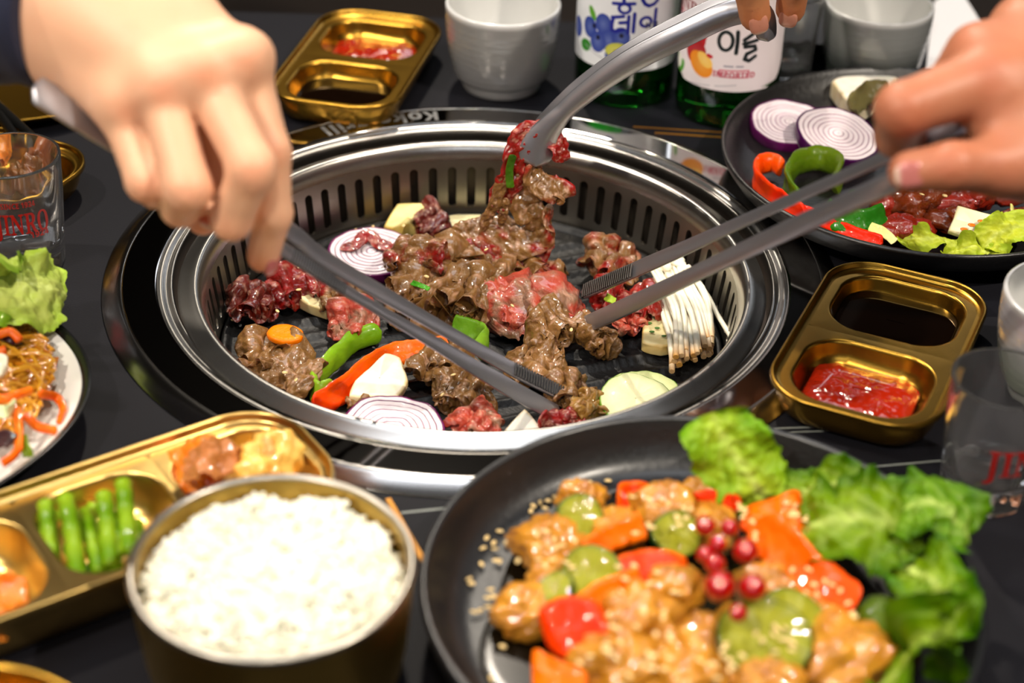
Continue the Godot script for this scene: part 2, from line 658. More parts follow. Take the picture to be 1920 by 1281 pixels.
# ---------------------------------------------------------------- lamps and room
func spot_lamp(at: Vector3, power: float, label: String):
	var o := thing("ceiling_spot", label, "lamp", at)
	var h := MB.new()
	h.lathe(at, [Vector2(2.6, 0.0), Vector2(3.4, 0.0), Vector2(3.5, 0.2), Vector2(3.5, 9.8), Vector2(0.02, 10.0)], 24)
	h.lathe(at + Vector3(0, 10, 0), [Vector2(0.6, 0.0), Vector2(0.6, 188.0 - at.y - 10.0)], 10)
	part("housing", h, M.fitting, o)
	var g := MB.new()
	g.lathe(at, [Vector2(0.02, 0.5), Vector2(2.5, 0.5), Vector2(2.5, 1.2), Vector2(0.02, 1.2)], 20)
	var gm := mat("lamp_glow", Color(1, 0.95, 0.88), 0.5)
	gm.emission_enabled = true
	gm.emission = Color(1, 0.94, 0.86)
	gm.emission_energy_multiplier = 30.0 * power
	part("lamp_disc", g, gm, o)
	var l := SpotLight3D.new()
	l.name = "lamp_light"
	l.position = Vector3(0, -0.4, 0) * CM
	add_light(l, o, at)
	l.light_color = Color(1, 0.95, 0.88)
	l.light_energy = power
	l.light_size = 0.025
	l.spot_range = 8.0
	l.spot_attenuation = 2.0
	l.spot_angle = 48.0
	l.spot_angle_attenuation = 0.7
	l.shadow_enabled = true

func add_light(l: Light3D, o: Node3D, at: Vector3):
	o.add_child(l)
	var dir := (Vector3(0, 0, 0) - at).normalized()
	l.basis = Basis.looking_at(dir, Vector3.BACK if absf(dir.z) < 0.9 else Vector3.UP)

func panel_lamp(label: String, at: Vector3, w: float, d: float, power: float):
	var o := thing("pendant_panel", label, "lamp", at)
	var h := MB.new()
	h.box(at + Vector3(0, 2, 0), Vector3(w + 3, 3, d + 3), Basis.IDENTITY, 0.4)
	for s in [-1, 1]:
		h.lathe(at + Vector3(s * w * 0.4, 3.5, 0), [Vector2(0.3, 0.0), Vector2(0.3, 188.0 - at.y - 3.5)], 8)
	part("housing", h, M.fitting, o)
	var g := MB.new()
	g.box(at + Vector3(0, 0.3, 0), Vector3(w, 0.5, d), Basis.IDENTITY, 0.0)
	var gm := mat("panel_glow", Color(0.95, 0.96, 1), 0.5)
	gm.emission_enabled = true
	gm.emission = Color(0.94, 0.96, 1)
	gm.emission_energy_multiplier = 5.0 * power
	part("lamp_diffuser", g, gm, o)
	var l := AreaLight3D.new()
	l.name = "panel_light"
	o.add_child(l)
	l.position = Vector3(0, -0.3, 0) * CM
	l.basis = Basis.looking_at(Vector3.DOWN, Vector3.BACK)
	l.area_size = Vector2(w, d) * CM
	l.light_color = Color(0.95, 0.97, 1)
	l.light_energy = power
	l.area_range = 8.0
	l.area_attenuation = 2.0
	l.shadow_enabled = true

func room():
	for s in [["floor", Vector3(0, -77, -40), Vector3(520, 6, 620), "floor"], ["ceiling", Vector3(0, 191, -40), Vector3(520, 6, 620), "ceiling"], ["wall_left", Vector3(-257, 57, -40), Vector3(6, 262, 620), "wall"], ["wall_right", Vector3(257, 57, -40), Vector3(6, 262, 620), "wall"], ["wall_back", Vector3(0, 57, -347), Vector3(508, 262, 6), "wall"], ["wall_front", Vector3(0, 57, 267), Vector3(508, 262, 6), "wall"]]:
		var b := MB.new()
		b.box(s[1], s[2])
		struct(s[0], b, M[s[3]])

func ray_poly(from: Vector2, dir: Vector2, poly: PackedVector2Array) -> Vector2:
	var best := 1e9
	for i in poly.size():
		var a := poly[i] - from
		var e := poly[(i + 1) % poly.size()] - poly[i]
		var den := dir.cross(e)
		if absf(den) < 1e-9: continue
		var t := a.cross(e) / den
		var k := a.cross(dir) / den
		if t > 0 and k >= -0.001 and k <= 1.001: best = minf(best, t)
	return from + dir * best

func table():
	var top := Vector3(-12.02, 0, -34.26).z
	var o := thing("dining_table", "black matte dining table with thin gold inlay lines and a round grill opening", "table", Vector3(0, -74, 8))
	var rect := PackedVector2Array([Vector2(-78, top), Vector2(78, top), Vector2(78, 54), Vector2(-78, 54)])
	var mb := MB.new()
	var rings := []
	for q in [[0, -3.6, 0.0], [0, -0.05, 0.0], [0, 0.0, 0.05], [0.5, 0.0, 0.0], [1, 0.0, -0.3], [1, -0.3, 0.0], [1, -3.6, 0.0], [0, -3.6, 0.0]]:
		var r := PackedVector3Array()
		for i in 240:
			var d := Vector2.from_angle(TAU * i / 240 + 0.003)
			var p: Vector2 = d * (17.3 + q[2])
			var e := ray_poly(Vector2.ZERO, d, rect)
			if q[0] == 1: p = e + d * q[2]
			if q[0] == 0.5: p = p.lerp(e, 0.3)
			r.append(Vector3(p.x, q[1], p.y))
		rings.append(r)
	mb.grid(rings, true)
	part("tabletop", mb, M.table, o)
	for s in [[-1, -1], [1, -1], [1, 1], [-1, 1]]:
		var l := MB.new()
		l.box(Vector3(s[0] * 68, -39, 8 + s[1] * 38), Vector3(6, 70, 6), Basis.IDENTITY, 0.6)
		part("leg", l, M.fitting, o)
	for s in [[Vector3(7.43, 0, -18.15), Vector3(15.19, 0, -17.56), 0.16, "gold_line"], [Vector3(9.15, 0, -17.38), Vector3(15.14, 0, -16.9), 0.2, "gold_line"], [Vector3(-3.51, 0, 19.41), Vector3(-1.21, 0, 24.66), 0.26, "gold_line"], [Vector3(-2.56, 0, 21.07), Vector3(1.69, 0, 20.17), 0.12, "pale_vein"], [Vector3(14.7, 0, 13.8), Vector3(18.1, 0, 13.45), 0.1, "pale_vein"], [Vector3(14.66, 0, 14.15), Vector3(18.05, 0, 13.8), 0.08, "pale_vein"], [Vector3(19.19, 0, 16.62), Vector3(23.35, 0, 15.83), 0.1, "pale_vein"], [Vector3(-11.82, 0, -16), Vector3(-14.59, 0, -17.36), 0.18, "gold_line"]]:
		var l := MB.new()
		var dir: Vector3 = (s[1] - s[0]).normalized()
		while Vector2(s[0].x, s[0].z).length() < 20.3: s[0] += dir * 0.1
		while Vector2(s[1].x, s[1].z).length() < 20.3: s[1] -= dir * 0.1
		l.box((s[0] + s[1]) * 0.5 + Vector3(0, 0.005, 0), Vector3(s[0].distance_to(s[1]), 0.02, s[2]), Basis(dir, Vector3.UP, dir.cross(Vector3.UP)))
		part("gold_line" if s[3] == "gold_line" else "pale_line", l, M[s[3]], o)

# ---------------------------------------------------------------- the grill in the table
const GZ := 1.15  # the basket sits a little towards the camera in its ring
func grill():
	var o := thing("stove_ring", "polished steel ring plate set in the table round the grill, engraved with lettering", "grill ring", Vector3(0, -3, 0))
	var a := MB.new()
	a.lathe(Vector3.ZERO, [Vector2(17.0, -2.5), Vector2(17.0, 0.4), Vector2(17.06, 0.47), Vector2(17.2, 0.5), null, Vector2(17.2, 0.5), Vector2(18.82, 0.5), null, Vector2(18.82, 0.5), Vector2(18.82, 0.005), Vector2(17.2, 0.005), Vector2(17.2, -2.5), Vector2(17.0, -2.5)], 160)
	part("ring_plate", a, M.mirror, o)
	var v := MB.new()
	v.lathe(Vector3.ZERO, [Vector2(18.83, 0.01), Vector2(18.83, 0.5), Vector2(18.95, 0.5), Vector2(19.1, 0.47), Vector2(19.35, 0.36), Vector2(19.6, 0.24), Vector2(19.94, 0.07), Vector2(20.0, 0.01), Vector2(18.83, 0.01)], 160)
	part("ring_bevel", v, M.bevel, o, "sloping outer edge of the ring")
	var b := MB.new()
	b.lathe(Vector3.ZERO, [Vector2(17.02, 0.3), Vector2(17.02, 0.34), Vector2(16.95, 0.38), Vector2(16.85, 0.39), Vector2(16.72, 0.34), Vector2(16.62, 0.25), Vector2(16.5, 0.25), Vector2(16.4, 0.34), Vector2(16.3, 0.38), Vector2(16.2, 0.34), Vector2(16.1, -0.2), Vector2(16.1, -1.6), Vector2(16.3, -1.6), Vector2(16.4, 0.05), Vector2(16.9, 0.1), Vector2(17.02, 0.3)], 160)
	part("trim_ring", b, M.brushed, o)
	# engraved name, read from the far side of the table
	var t := letters("Koko grill", 1.2, 0.02, func(p: Vector3) -> Vector3:
		var ang: float = -PI / 2 - 0.365 - p.x / 18.0
		var r: float = 18.0 - p.y
		return Vector3(cos(ang) * r, 0.505 + p.z, sin(ang) * r))
	part("engraved_lettering", t, M.engraved, o)

	var g := thing("grill_basket", "round stainless grill basket with a slotted wall standing inside the ring", "grill basket", Vector3(0, -8, GZ))
	var ctr := Vector3(0, 0, GZ)
	var rim := MB.new()
	rim.lathe(ctr, [Vector2(14.8, -0.7), Vector2(14.85, 0.42), Vector2(15.6, 0.43), Vector2(15.74, 0.44), Vector2(15.76, 0.47), Vector2(15.6, 0.52), Vector2(15.2, 0.72), Vector2(14.98, 0.82), Vector2(14.86, 0.85), Vector2(14.74, 0.82), Vector2(14.64, 0.72), Vector2(14.52, 0.5), Vector2(14.42, 0.25), Vector2(14.36, 0.0), Vector2(14.33, -0.15)], 160)
	part("rim", rim, M.brushed, g)
	# wall with slots: one cell per slot, the outline of the slot joined to the cell's edge
	var ns := 76
	var w := MB.new()
	var cell := TAU / ns
	for k in ns:
		var inner := PackedVector3Array()
		var outer := PackedVector3Array()
		var lip := PackedVector3Array()
		for i in 24:
			var f := TAU * i / 24
			var sx := cos(f)
			var sy := sin(f)
			var hw := 0.27
			var px := sx * hw
			var py := sy * hw + (1.0 if sy >= 0 else -1.0)
			var m := maxf(absf(sx), absf(sy))
			var ox := sx / m
			var oy := sy / m
			var put := func(x: float, y: float, back: float) -> Vector3:
				var hh := -1.85 + y
				var r := 14.33 - (-0.15 - hh) * 0.13 + back
				var an: float = (k + 0.5) * cell + x / 14.4
				return Vector3(cos(an) * r, hh, sin(an) * r + GZ)
			inner.append(put.call(px, py, 0.0))
			lip.append(put.call(px, py, 0.14))
			outer.append(put.call(ox * cell * 7.2, oy * 1.72, 0.0))
		w.grid([outer, inner], true, null, false)
		w.grid([inner, lip], true, null, false)
	part("slotted_wall", w, M.satin, g)
	var d := MB.new()
	d.lathe(ctr, [Vector2(14.8, -0.7), Vector2(14.8, -2.2), Vector2(14.75, -6.5), Vector2(14.0, -7.4), Vector2(0.02, -7.6), Vector2(0.02, -7.9), Vector2(14.2, -7.7), Vector2(14.9, -6.6), Vector2(14.9, -0.7), Vector2(14.8, -0.7)], 96)
	part("drip_pan", d, M.drip, g)

	var p := MB.new()
	var rows := []
	var dir := Vector2(0.93, -0.37).orthogonal()
	for i in 72:
		var r := 13.82 * sqrt(float(i) / 71.0) if i > 0 else 0.01
		var row := PackedVector3Array()
		for j in 200:
			var an := TAU * j / 200
			var q := Vector2(cos(an), sin(an)) * r
			var s := q.dot(dir)
			var wv := 0.5 + 0.5 * cos(s * TAU / 1.55)
			var h := -3.75 + 0.24 * smoothstep(0.55, 0.95, wv) * smoothstep(12.6, 12.0, r)
			h += 0.28 * smoothstep(13.2, 13.5, r) * smoothstep(13.82, 13.7, r)
			h += 0.02 * n3(Vector3(q.x, 0, q.y), 1.3)
			row.append(Vector3(q.x, h, q.y + GZ))
		rows.append(row)
	var last := PackedVector3Array()
	var under := PackedVector3Array()
	for j in 200:
		var an := TAU * j / 200
		last.append(Vector3(cos(an) * 13.8, -4.5, sin(an) * 13.9 + GZ))
		under.append(Vector3(cos(an) * 0.01, -4.5, sin(an) * 0.01 + GZ))
	rows.append(last)
	rows.append(under)
	p.grid(rows, true)
	var q := obj("grill_plate", p, M.grill_black, "black ridged cast grill plate under the cooking meat", "grill plate")
	q.set_meta("label", "black ridged cast grill plate under the cooking meat")

# ---------------------------------------------------------------- tableware
func dir_basis(d: Vector3) -> Basis:
	var x := Vector3(d.x, 0, d.z).normalized()
	return Basis(x, Vector3.UP, x.cross(Vector3.UP))

const TRAY_K := 0.72

# pressed metal tray: pockets are [from, to] along its length, half-width given
func tray(label: String, mid: Vector3, along: Vector3, L: float, W: float, pockets: Array, pw: float, m: Material, group := "", rc := 2.7, k_ := TRAY_K) -> Node3D:
	var o := thing("metal_tray", label, "tray", mid, group)
	var bs := dir_basis(along)
	var hx := L / 2
	var hz := W / 2
	var b := MB.new()
	var rows := []
	for q in [[hz - 0.02, 0.0], [1.7, 0.0], [1.2, 0.04], [0.85, 0.2], [0.6, 0.55], [0.42, 1.1], [0.3, 1.7], [0.24, 2.1], [0.2, 2.22], [0.06, 2.28], [0.0, 2.36], [-0.02, 2.55], [0.0, 2.72], [0.06, 2.8], [0.14, 2.8], [0.2, 2.72], [0.24, 2.5], [0.3, 2.38], [0.5, 2.34]]:
		rows.append(rrect(mid, bs, hx - q[0], hz - q[0], maxf(0.02, rc - q[0]), q[1] * k_, 14))
	b.grid(rows, true, null, false)
	b.outward(0)
	part("shell", b, m, o)
	# deck: one cell round each pocket, then the pocket itself
	var hull := PackedVector2Array()
	for p in rrect(Vector3.ZERO, Basis.IDENTITY, hx - 0.5, hz - 0.5, rc - 0.5, 0.0, 14): hull.append(Vector2(p.x, p.z))
	for k in pockets.size():
		var xa: float = -hx if k == 0 else (pockets[k - 1][1] + pockets[k][0]) * 0.5
		var xb: float = hx if k == pockets.size() - 1 else (pockets[k][1] + pockets[k + 1][0]) * 0.5
		var cut := Geometry2D.intersect_polygons(hull, PackedVector2Array([Vector2(xa, -hz), Vector2(xb, -hz), Vector2(xb, hz), Vector2(xa, hz)]))
		var c := Vector2((pockets[k][0] + pockets[k][1]) * 0.5, 0)
		var ph: float = (pockets[k][1] - pockets[k][0]) * 0.5
		var at := mid + bs * Vector3(c.x, 0, 0)
		var inner := rrect(Vector3.ZERO, Basis.IDENTITY, ph, pw, 2.1, 0.0, 15)
		var outer := PackedVector3Array()
		for p in inner:
			var e := ray_poly(c, Vector2(p.x, p.z).normalized(), cut[0])
			outer.append(mid + bs * Vector3(e.x, 2.34 * k_, e.y))
		var d := MB.new()
		var rr := [outer]
		for q in [[0.0, 2.36], [0.07, 2.34], [0.14, 2.26], [0.2, 2.1], [0.3, 1.5], [0.45, 0.95], [0.75, 0.6], [1.2, 0.42], [minf(ph, pw) - 0.03, 0.36]]:
			rr.append(rrect(at, bs, ph - q[0], pw - q[0], maxf(0.02, 2.1 - q[0]), q[1] * k_, 15))
		d.grid(rr, true, null, false)
		d.flip(0)
		part("compartment", d, m, o)
	return o

# a pool of sauce filling a pocket to a level
func sauce(label: String, tray_mid: Vector3, along: Vector3, x0: float, x1: float, pw: float, lev: float, m: Material, inset := 0.45, sd := 1.0, amp := 0.0, called := "dipping_sauce"):
	var bs := dir_basis(along)
	var at := tray_mid + bs * Vector3((x0 + x1) * 0.5, 0, 0)
	var hx := (x1 - x0) * 0.5
	var y := lev * TRAY_K
	var b := MB.new()
	var rows := []
	for q in [[inset - 0.06, y - 0.05], [inset + 0.02, y], [inset + 0.3, y + amp * 0.6], [inset + 0.8, y + amp], [inset + 1.4, y + amp], [minf(hx, pw) - 0.02, y + amp]]:
		var r := rrect(at, bs, hx - q[0], pw - q[0], maxf(0.02, 2.1 - q[0]), q[1], 10)
		for i in r.size():
			r[i] += Vector3.UP * amp * 0.7 * n3(r[i], 0.9, sd) + (at - r[i]) * (0.16 * amp * n3(r[i], 0.5, sd + 4))
		rows.append(r)
	for q in [[inset + 0.4, 0.55 * TRAY_K], [inset - 0.06, y - 0.05]]:
		rows.insert(0, rrect(at, bs, hx - q[0], pw - q[0], maxf(0.02, 2.1 - q[0]), q[1], 10))
	b.grid(rows, true)
	obj(called, b, m, label, "sauce")

const CUP_H := 5.75
func cup(label: String, at: Vector3, s: float, low: Color, high: Color):
	var o := thing("ceramic_cup", label, "cup", at, "handleless ceramic cups")
	var b := MB.new()
	var prof := [Vector2(0.02, 0.25), Vector2(2.0, 0.25), Vector2(2.1, 0.0), Vector2(2.4, 0.0), Vector2(2.5, 0.08), Vector2(2.62, 0.5), Vector2(2.74, 0.95), Vector2(2.8, 1.08), Vector2(2.92, 1.14)]
	for i in 26:
		var h := 1.2 + i * 0.23
		var f := (h - 1.2) / 5.9
		prof.append(Vector2(2.96 + 0.64 * sin(pow(f, 0.8) * PI / 2) + 0.018 * sin(i * 2.4), h))
	prof.append_array([Vector2(3.6, 7.28), Vector2(3.58, 7.42), Vector2(3.5, 7.5), Vector2(3.4, 7.48)])
	for i in prof.size(): prof[i] = prof[i] * Vector2(s, CUP_H / 7.5)
	b.lathe(at, prof, 72)
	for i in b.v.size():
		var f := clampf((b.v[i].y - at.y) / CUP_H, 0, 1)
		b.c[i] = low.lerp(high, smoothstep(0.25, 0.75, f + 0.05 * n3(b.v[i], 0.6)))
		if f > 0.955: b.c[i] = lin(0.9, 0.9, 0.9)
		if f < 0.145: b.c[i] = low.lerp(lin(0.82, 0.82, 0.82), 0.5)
	part("body", b, M.cup_white, o)
	var c := MB.new()
	c.tint = lin(0.93, 0.93, 0.92)
	var pr := [Vector2(3.4, 7.48), Vector2(3.36, 7.3), Vector2(3.3, 5.5), Vector2(3.05, 3.0), Vector2(2.6, 1.6), Vector2(1.8, 1.15), Vector2(0.02, 1.0)]
	for i in pr.size(): pr[i] = pr[i] * Vector2(s, CUP_H / 7.5)
	c.lathe(at, pr, 72)
	c.flip(0)
	part("inside", c, M.cup_white, o)

func shot_glass(label: String, at: Vector3, r: float, h: float) -> Node3D:
	var o := thing("shot_glass", label, "shot glass", at, "small clear drinking glasses")
	var b := MB.new()
	var k := r / 2.5
	b.lathe(at, [Vector2(0.02, 0.1), Vector2(1.5 * k, 0.1), Vector2(1.9 * k, 0.0), Vector2(2.06 * k, 0.12), Vector2(2.12 * k, 0.9), Vector2(2.16 * k, 1.5), Vector2(2.22 * k, 2.2), Vector2(2.36 * k, 4.2), Vector2(2.48 * k, h - 0.15), Vector2(2.47 * k, h - 0.03), Vector2(2.4 * k, h), Vector2(2.33 * k, h - 0.05), Vector2(2.26 * k, h - 0.8), Vector2(2.08 * k, 3.4), Vector2(1.86 * k, 1.7), Vector2(1.5 * k, 1.32), Vector2(0.02, 1.2)], 80, func(a: float, i: int) -> float:
		return 1.0 - 0.035 * (0.5 + 0.5 * cos(a * 10.0)) if i >= 2 and i <= 6 else 1.0)
	part("glass_body", b, M.clear_glass, o)
	return o

# -- labels: a small painter on an image, in degrees round the bottle and centimetres of height
class Print:
	var im: Image
	var a0: float
	var a1: float
	var h0: float
	var h1: float
	func _init(w: int, h: int, a: float, b: float, c: float, d: float, bg: Color):
		im = Image.create(w, h, false, Image.FORMAT_RGB8)
		im.fill(bg)
		a0 = a; a1 = b; h0 = c; h1 = d
	func at(p: Vector2) -> Vector2:
		return Vector2((p.x - a0) / (a1 - a0) * im.get_width(), (1.0 - (p.y - h0) / (h1 - h0)) * im.get_height())
	func cm(k: float) -> float: return k / (h1 - h0) * im.get_height()
	func disc(p: Vector2, rx: float, ry: float, col: Color, turn := 0.0, shade := 0.0):
		var R := maxf(rx, ry)
		for y in range(int(p.y - R) - 1, int(p.y + R) + 2):
			for x in range(int(p.x - R) - 1, int(p.x + R) + 2):
				if x < 0 or y < 0 or x >= im.get_width() or y >= im.get_height(): continue
				var d := (Vector2(x, y) - p).rotated(-turn)
				var k := Vector2(d.x / rx, d.y / ry).length()
				var cov := clampf((1.0 - k) * minf(rx, ry) + 0.5, 0, 1)
				if cov > 0: im.set_pixel(x, y, im.get_pixel(x, y).lerp(col.lightened(shade * (1.0 - k)), cov))
	func stroke(pts: Array, w: float, col: Color):
		for i in pts.size() - 1:
			var a := at(pts[i])
			var b := at(pts[i + 1])
			var n := int(a.distance_to(b) / 1.5) + 1
			for k in n + 1: disc(a.lerp(b, float(k) / n), w, w, col)
	func oval(p: Vector2, rx: float, ry: float, col: Color, turn := 0.0, shade := 0.0):
		disc(at(p), cm(rx), cm(ry), col, turn, shade)
	func ring(p: Vector2, rx: float, ry: float, w: float, col: Color):
		var c := at(p)
		for k in 60:
			var q := c + Vector2(cos(TAU * k / 60) * cm(rx), sin(TAU * k / 60) * cm(ry))
			disc(q, w, w, col)

func on_bottle(c: Vector3, r: float, deg: float, h: float) -> Vector3:
	var a := deg_to_rad(deg)
	return c + Vector3(sin(a) * r, h, cos(a) * r)

func bottle(label: String, c: Vector3, pr: Print, a0: float, a1: float, corner: float) -> Node3D:
	var o := thing("glass_bottle", label, "bottle", c, "green glass bottles")
	var b := MB.new()
	b.lathe(c, [Vector2(0.02, 0.7), Vector2(1.6, 0.5), Vector2(2.5, 0.05), Vector2(2.8, 0.0), Vector2(3.08, 0.1), Vector2(3.22, 0.4), Vector2(3.26, 0.9), Vector2(3.26, 11.5), Vector2(3.15, 12.6), Vector2(2.6, 14.2), Vector2(1.8, 16.0), Vector2(1.45, 17.2), Vector2(1.36, 18.5), Vector2(1.36, 19.8), Vector2(1.3, 20.4), Vector2(0.02, 20.4)], 72)
	part("glass_body", b, M.bottle_glass, o)
	var k := MB.new()
	k.lathe(c, [Vector2(0.02, 20.9), Vector2(1.35, 20.9), Vector2(1.5, 20.75), Vector2(1.52, 19.4), Vector2(1.4, 19.3)], 32)
	part("cap", k, M.satin, o)
	var l := MB.new()
	var rows := []
	for i in 25:
		var f := i / 24.0
		var h := lerpf(pr.h0, pr.h1, f)
		var cut := 0.0
		if h - pr.h0 < corner: cut = corner - sqrt(maxf(0.0, corner * corner - pow(corner - (h - pr.h0), 2)))
		var e0 := a0 + rad_to_deg(cut / 3.28)
		var e1 := a1 - rad_to_deg(cut / 3.28)
		var row := PackedVector3Array()
		for j in 49: row.append(on_bottle(c, 3.285, lerpf(e0, e1, j / 48.0), h))
		rows.append(row)
	l.grid(rows, false, null, false)
	for i in 25:
		for j in 49:
			var p := l.v[i * 49 + j] - c
			l.uv[i * 49 + j] = Vector2((rad_to_deg(atan2(p.x, p.z)) - pr.a0) / (pr.a1 - pr.a0), 1.0 - i / 24.0)
	var n0 := (l.v[l.ix[2]] - l.v[l.ix[0]]).cross(l.v[l.ix[1]] - l.v[l.ix[0]])
	if n0.dot(l.v[l.ix[0]] - c - Vector3(0, l.v[l.ix[0]].y - c.y, 0)) < 0: l.flip(0)
	var m := mat("label_print", Color.WHITE, 0.45)
	m.albedo_texture = ImageTexture.create_from_image(pr.im)
	part("label", l, m, o)
	return o

func bent_text(o: Node3D, text: String, c: Vector3, r: float, deg: float, h: float, size: float, m: Material, serif := false, sx := 1.0):
	var t := letters(text, size, 0.012, func(p: Vector3) -> Vector3:
		var a: float = p.x * sx / r
		return on_bottle(c, r + p.z + 0.006, deg + rad_to_deg(a), h + p.y), serif)
	part("lettering", t, m, o)

func bottles():
	var c := Vector3(8.69, 0, -20.5) + Vector3(0.3, 0, -3.1)
	var p := Print.new(800, 560, -100, 100, 2.7, 10.5, Color(0.9, 0.91, 0.93))
	var blue := Color(0.05, 0.1, 0.55)
	var berry := Color(0.16, 0.24, 0.58)
	var dark := Color(0.06, 0.07, 0.2)
	for q in [Vector2(-46.22, 6.17)]: p.oval(q, 0.22, 0.5, Color(0.35, 0.62, 0.16), -0.5)
	for q in [Vector2(-54.97, 3.85)]: p.oval(q, 0.5, 0.4, Color(0.2, 0.52, 0.16), -0.4)
	for q in [Vector2(-73.84, 4.69), Vector2(-49.23, 5.18), Vector2(-30.96, 5.68), Vector2(-23.43, 4.66), Vector2(-9.82, 4.97), Vector2(-37.22, 4.39), Vector2(-16.86, 3.68)]: p.oval(q, 0.56, 0.7, berry, 0.0, 0.25)
	for q in [Vector2(-42.85, 5.37), Vector2(-36.82, 4.69), Vector2(-9.38, 5.11)]: p.oval(q, 0.14, 0.16, dark)
	for q in [Vector2(-14.28, 4.1)]: p.oval(q, 0.72, 0.48, Color(0.75, 0.75, 0.25), -0.2, 0.3)
	for q in [Vector2(-12.98, 4)]: p.oval(q, 0.25, 0.14, Color(0.6, 0.55, 0.15))
	for s in [[Vector2(-20.46, 7.2), Vector2(2.82, 7.29)], [Vector2(-8.93, 7.5), Vector2(-8.71, 7.29)], [Vector2(11.31, 7.53), Vector2(14.65, 7.23), Vector2(19.09, 7.1), Vector2(25.33, 7.2), Vector2(29.04, 7.41)], [Vector2(-20.73, 6.27), Vector2(-8.38, 6.41)], [Vector2(-19.52, 6.28), Vector2(-20.86, 5.81), Vector2(-20.47, 5.42), Vector2(-16.15, 5.35), Vector2(-7.49, 5.55)], [Vector2(-12.01, 5.96), Vector2(-4.5, 6.03)], [Vector2(-2.61, 6.43), Vector2(-2.6, 5.32)], [Vector2(3.56, 6.62), Vector2(3.14, 5.4)], [Vector2(27.84, 6.82), Vector2(26.97, 5.51)]]:
		p.stroke(s, 8.0, blue)
	for q in [Vector2(-7.77, 6.94), Vector2(16.69, 6.05)]:
		p.ring(q, 0.34 if q.x < 20 else 0.38, 0.3 if q.x < 20 else 0.46, 7.0, blue)
	for k in 4: p.stroke([Vector2(18 + k * 4.0, 5.95), Vector2(18 + k * 4.0, 5.65)], 4.0, Color(0.2, 0.2, 0.25))
	p.stroke([Vector2(-55, 3.9), Vector2(-40, 3.55), Vector2(-25, 3.3)], 2.0, Color(0.65, 0.66, 0.7))
	bottle("green bottle with blueberries and blue Korean lettering on its white label", c, p, -92, 72, 0.5)

	var d := Vector3(14.95, 0, -17.98) + Vector3(0.5, 0, -3.1)
	var q := Print.new(800, 560, -100, 100, 2.7, 10.5, Color(0.92, 0.88, 0.9))
	var ink := Color(0.05, 0.1, 0.11)
	for s in [[Vector2(-1.27, 6.72), Vector2(-0.69, 6.02), Vector2(-1.24, 5.31)], [Vector2(15.25, 6.56), Vector2(6.45, 6.2)], [Vector2(6.3, 5.95), Vector2(20.99, 6.14)], [Vector2(7.82, 5.74), Vector2(18.56, 5.77), Vector2(20.31, 5.51), Vector2(10.39, 5.27), Vector2(8.64, 4.92), Vector2(13.61, 4.8), Vector2(20.5, 5.08)]]:
		q.stroke(s, 8.5, ink)
	for s in [Vector2(-13.27, 6.06)]:
		q.ring(s, 0.42, 0.6, 8.0, ink)
	for s in [Vector2(-46.78, 5.76), Vector2(-45.94, 6.13)]:
		q.oval(s, 0.62, 0.72, Color(0.72, 0.05, 0.1), 0.0, 0.2)
	for s in [Vector2(-48.21, 4.88)]:
		q.oval(s, 0.78, 0.85, Color(0.66, 0.04, 0.08), 0.3, 0.2)
	for s in [Vector2(-40.11, 4.18)]:
		q.oval(s, 0.95, 0.7, Color(0.93, 0.55, 0.08), 0.7, 0.2)
	for s in [Vector2(-35.23, 4.55)]:
		q.oval(s, 0.62, 0.38, Color(0.98, 0.78, 0.35), 0.7, 0.2)
	for s in [Vector2(-91.94, 3.73), Vector2(-71.9, 3.38)]:
		q.oval(s, 0.3, 0.55, Color(0.3, 0.6, 0.15), 0.5)
	for s in [Vector2(-78.64, 3.64)]:
		q.oval(s, 0.35, 0.45, Color(0.95, 0.95, 0.9))
	for s in [Vector2(-30.6, 4.91), Vector2(-28.63, 4.87)]:
		q.oval(s, 0.16, 0.12, Color(0.75, 0.05, 0.15))
	for s in [[Vector2(-17.14, 4.11), Vector2(14.78, 4.15), Vector2(15.01, 3.68), Vector2(-16.46, 3.68), Vector2(-17.14, 4.11)]]:
		q.stroke(s, 2.5, Color(0.8, 0.25, 0.35))
	for s in [[Vector2(-12.36, 4.4), Vector2(-3.21, 4.41)], [Vector2(0.78, 4.42), Vector2(7.74, 4.42)]]:
		q.stroke(s, 4.0, Color(0.62, 0.6, 0.66))
	for s in [[Vector2(-95.27, 2), Vector2(-55.81, 2.68), Vector2(-26.77, 2.95)], [Vector2(-20.71, 2.99), Vector2(2.27, 3.17)]]:
		q.stroke(s, 2.0, Color(0.68, 0.66, 0.7))
	var o := bottle("green bottle with red plums and black Korean lettering on its white label", d, q, -92, 68, 1.6)
	for s in [Vector2(-0.75, 3.96)]: bent_text(o, "IMPORTED", d, 3.29, s.x, s.y - 0.13, 0.38, M.pink_print)
	for s in [Vector2(-63.79, 7.58)]: bent_text(o, "JINRO", d, 3.29, s.x, s.y, 0.75, M.wine_print, true)
	for s in [Vector2(-71.95, 6.83)]: bent_text(o, "PLUM", d, 3.29, s.x, s.y, 0.5, M.pink_print)

func dish(called: String, label: String, cat: String, c: Vector3, prof: Array, m: Material, wob = null) -> Node3D:
	var o := thing(called, label, cat, c)
	var b := MB.new()
	b.lathe(c, prof, 120, wob)
	part("body", b, m, o)
	return o

const TR := Vector3(20.75, 0, 8.5)
const TRD := Vector3(-0.395, 0, 0.919)
const TT := Vector3(-8.3, 0, -23.0)
const TTD := Vector3(-0.2, 0, 0.98)
const TB := Vector3(-14.55, 0, 25.05)
const TBD := Vector3(0.824, 0, -0.567)
const TL := Vector3(-32.3, 0, -8.9)
const TLD := Vector3(0.92, 0, 0.39)

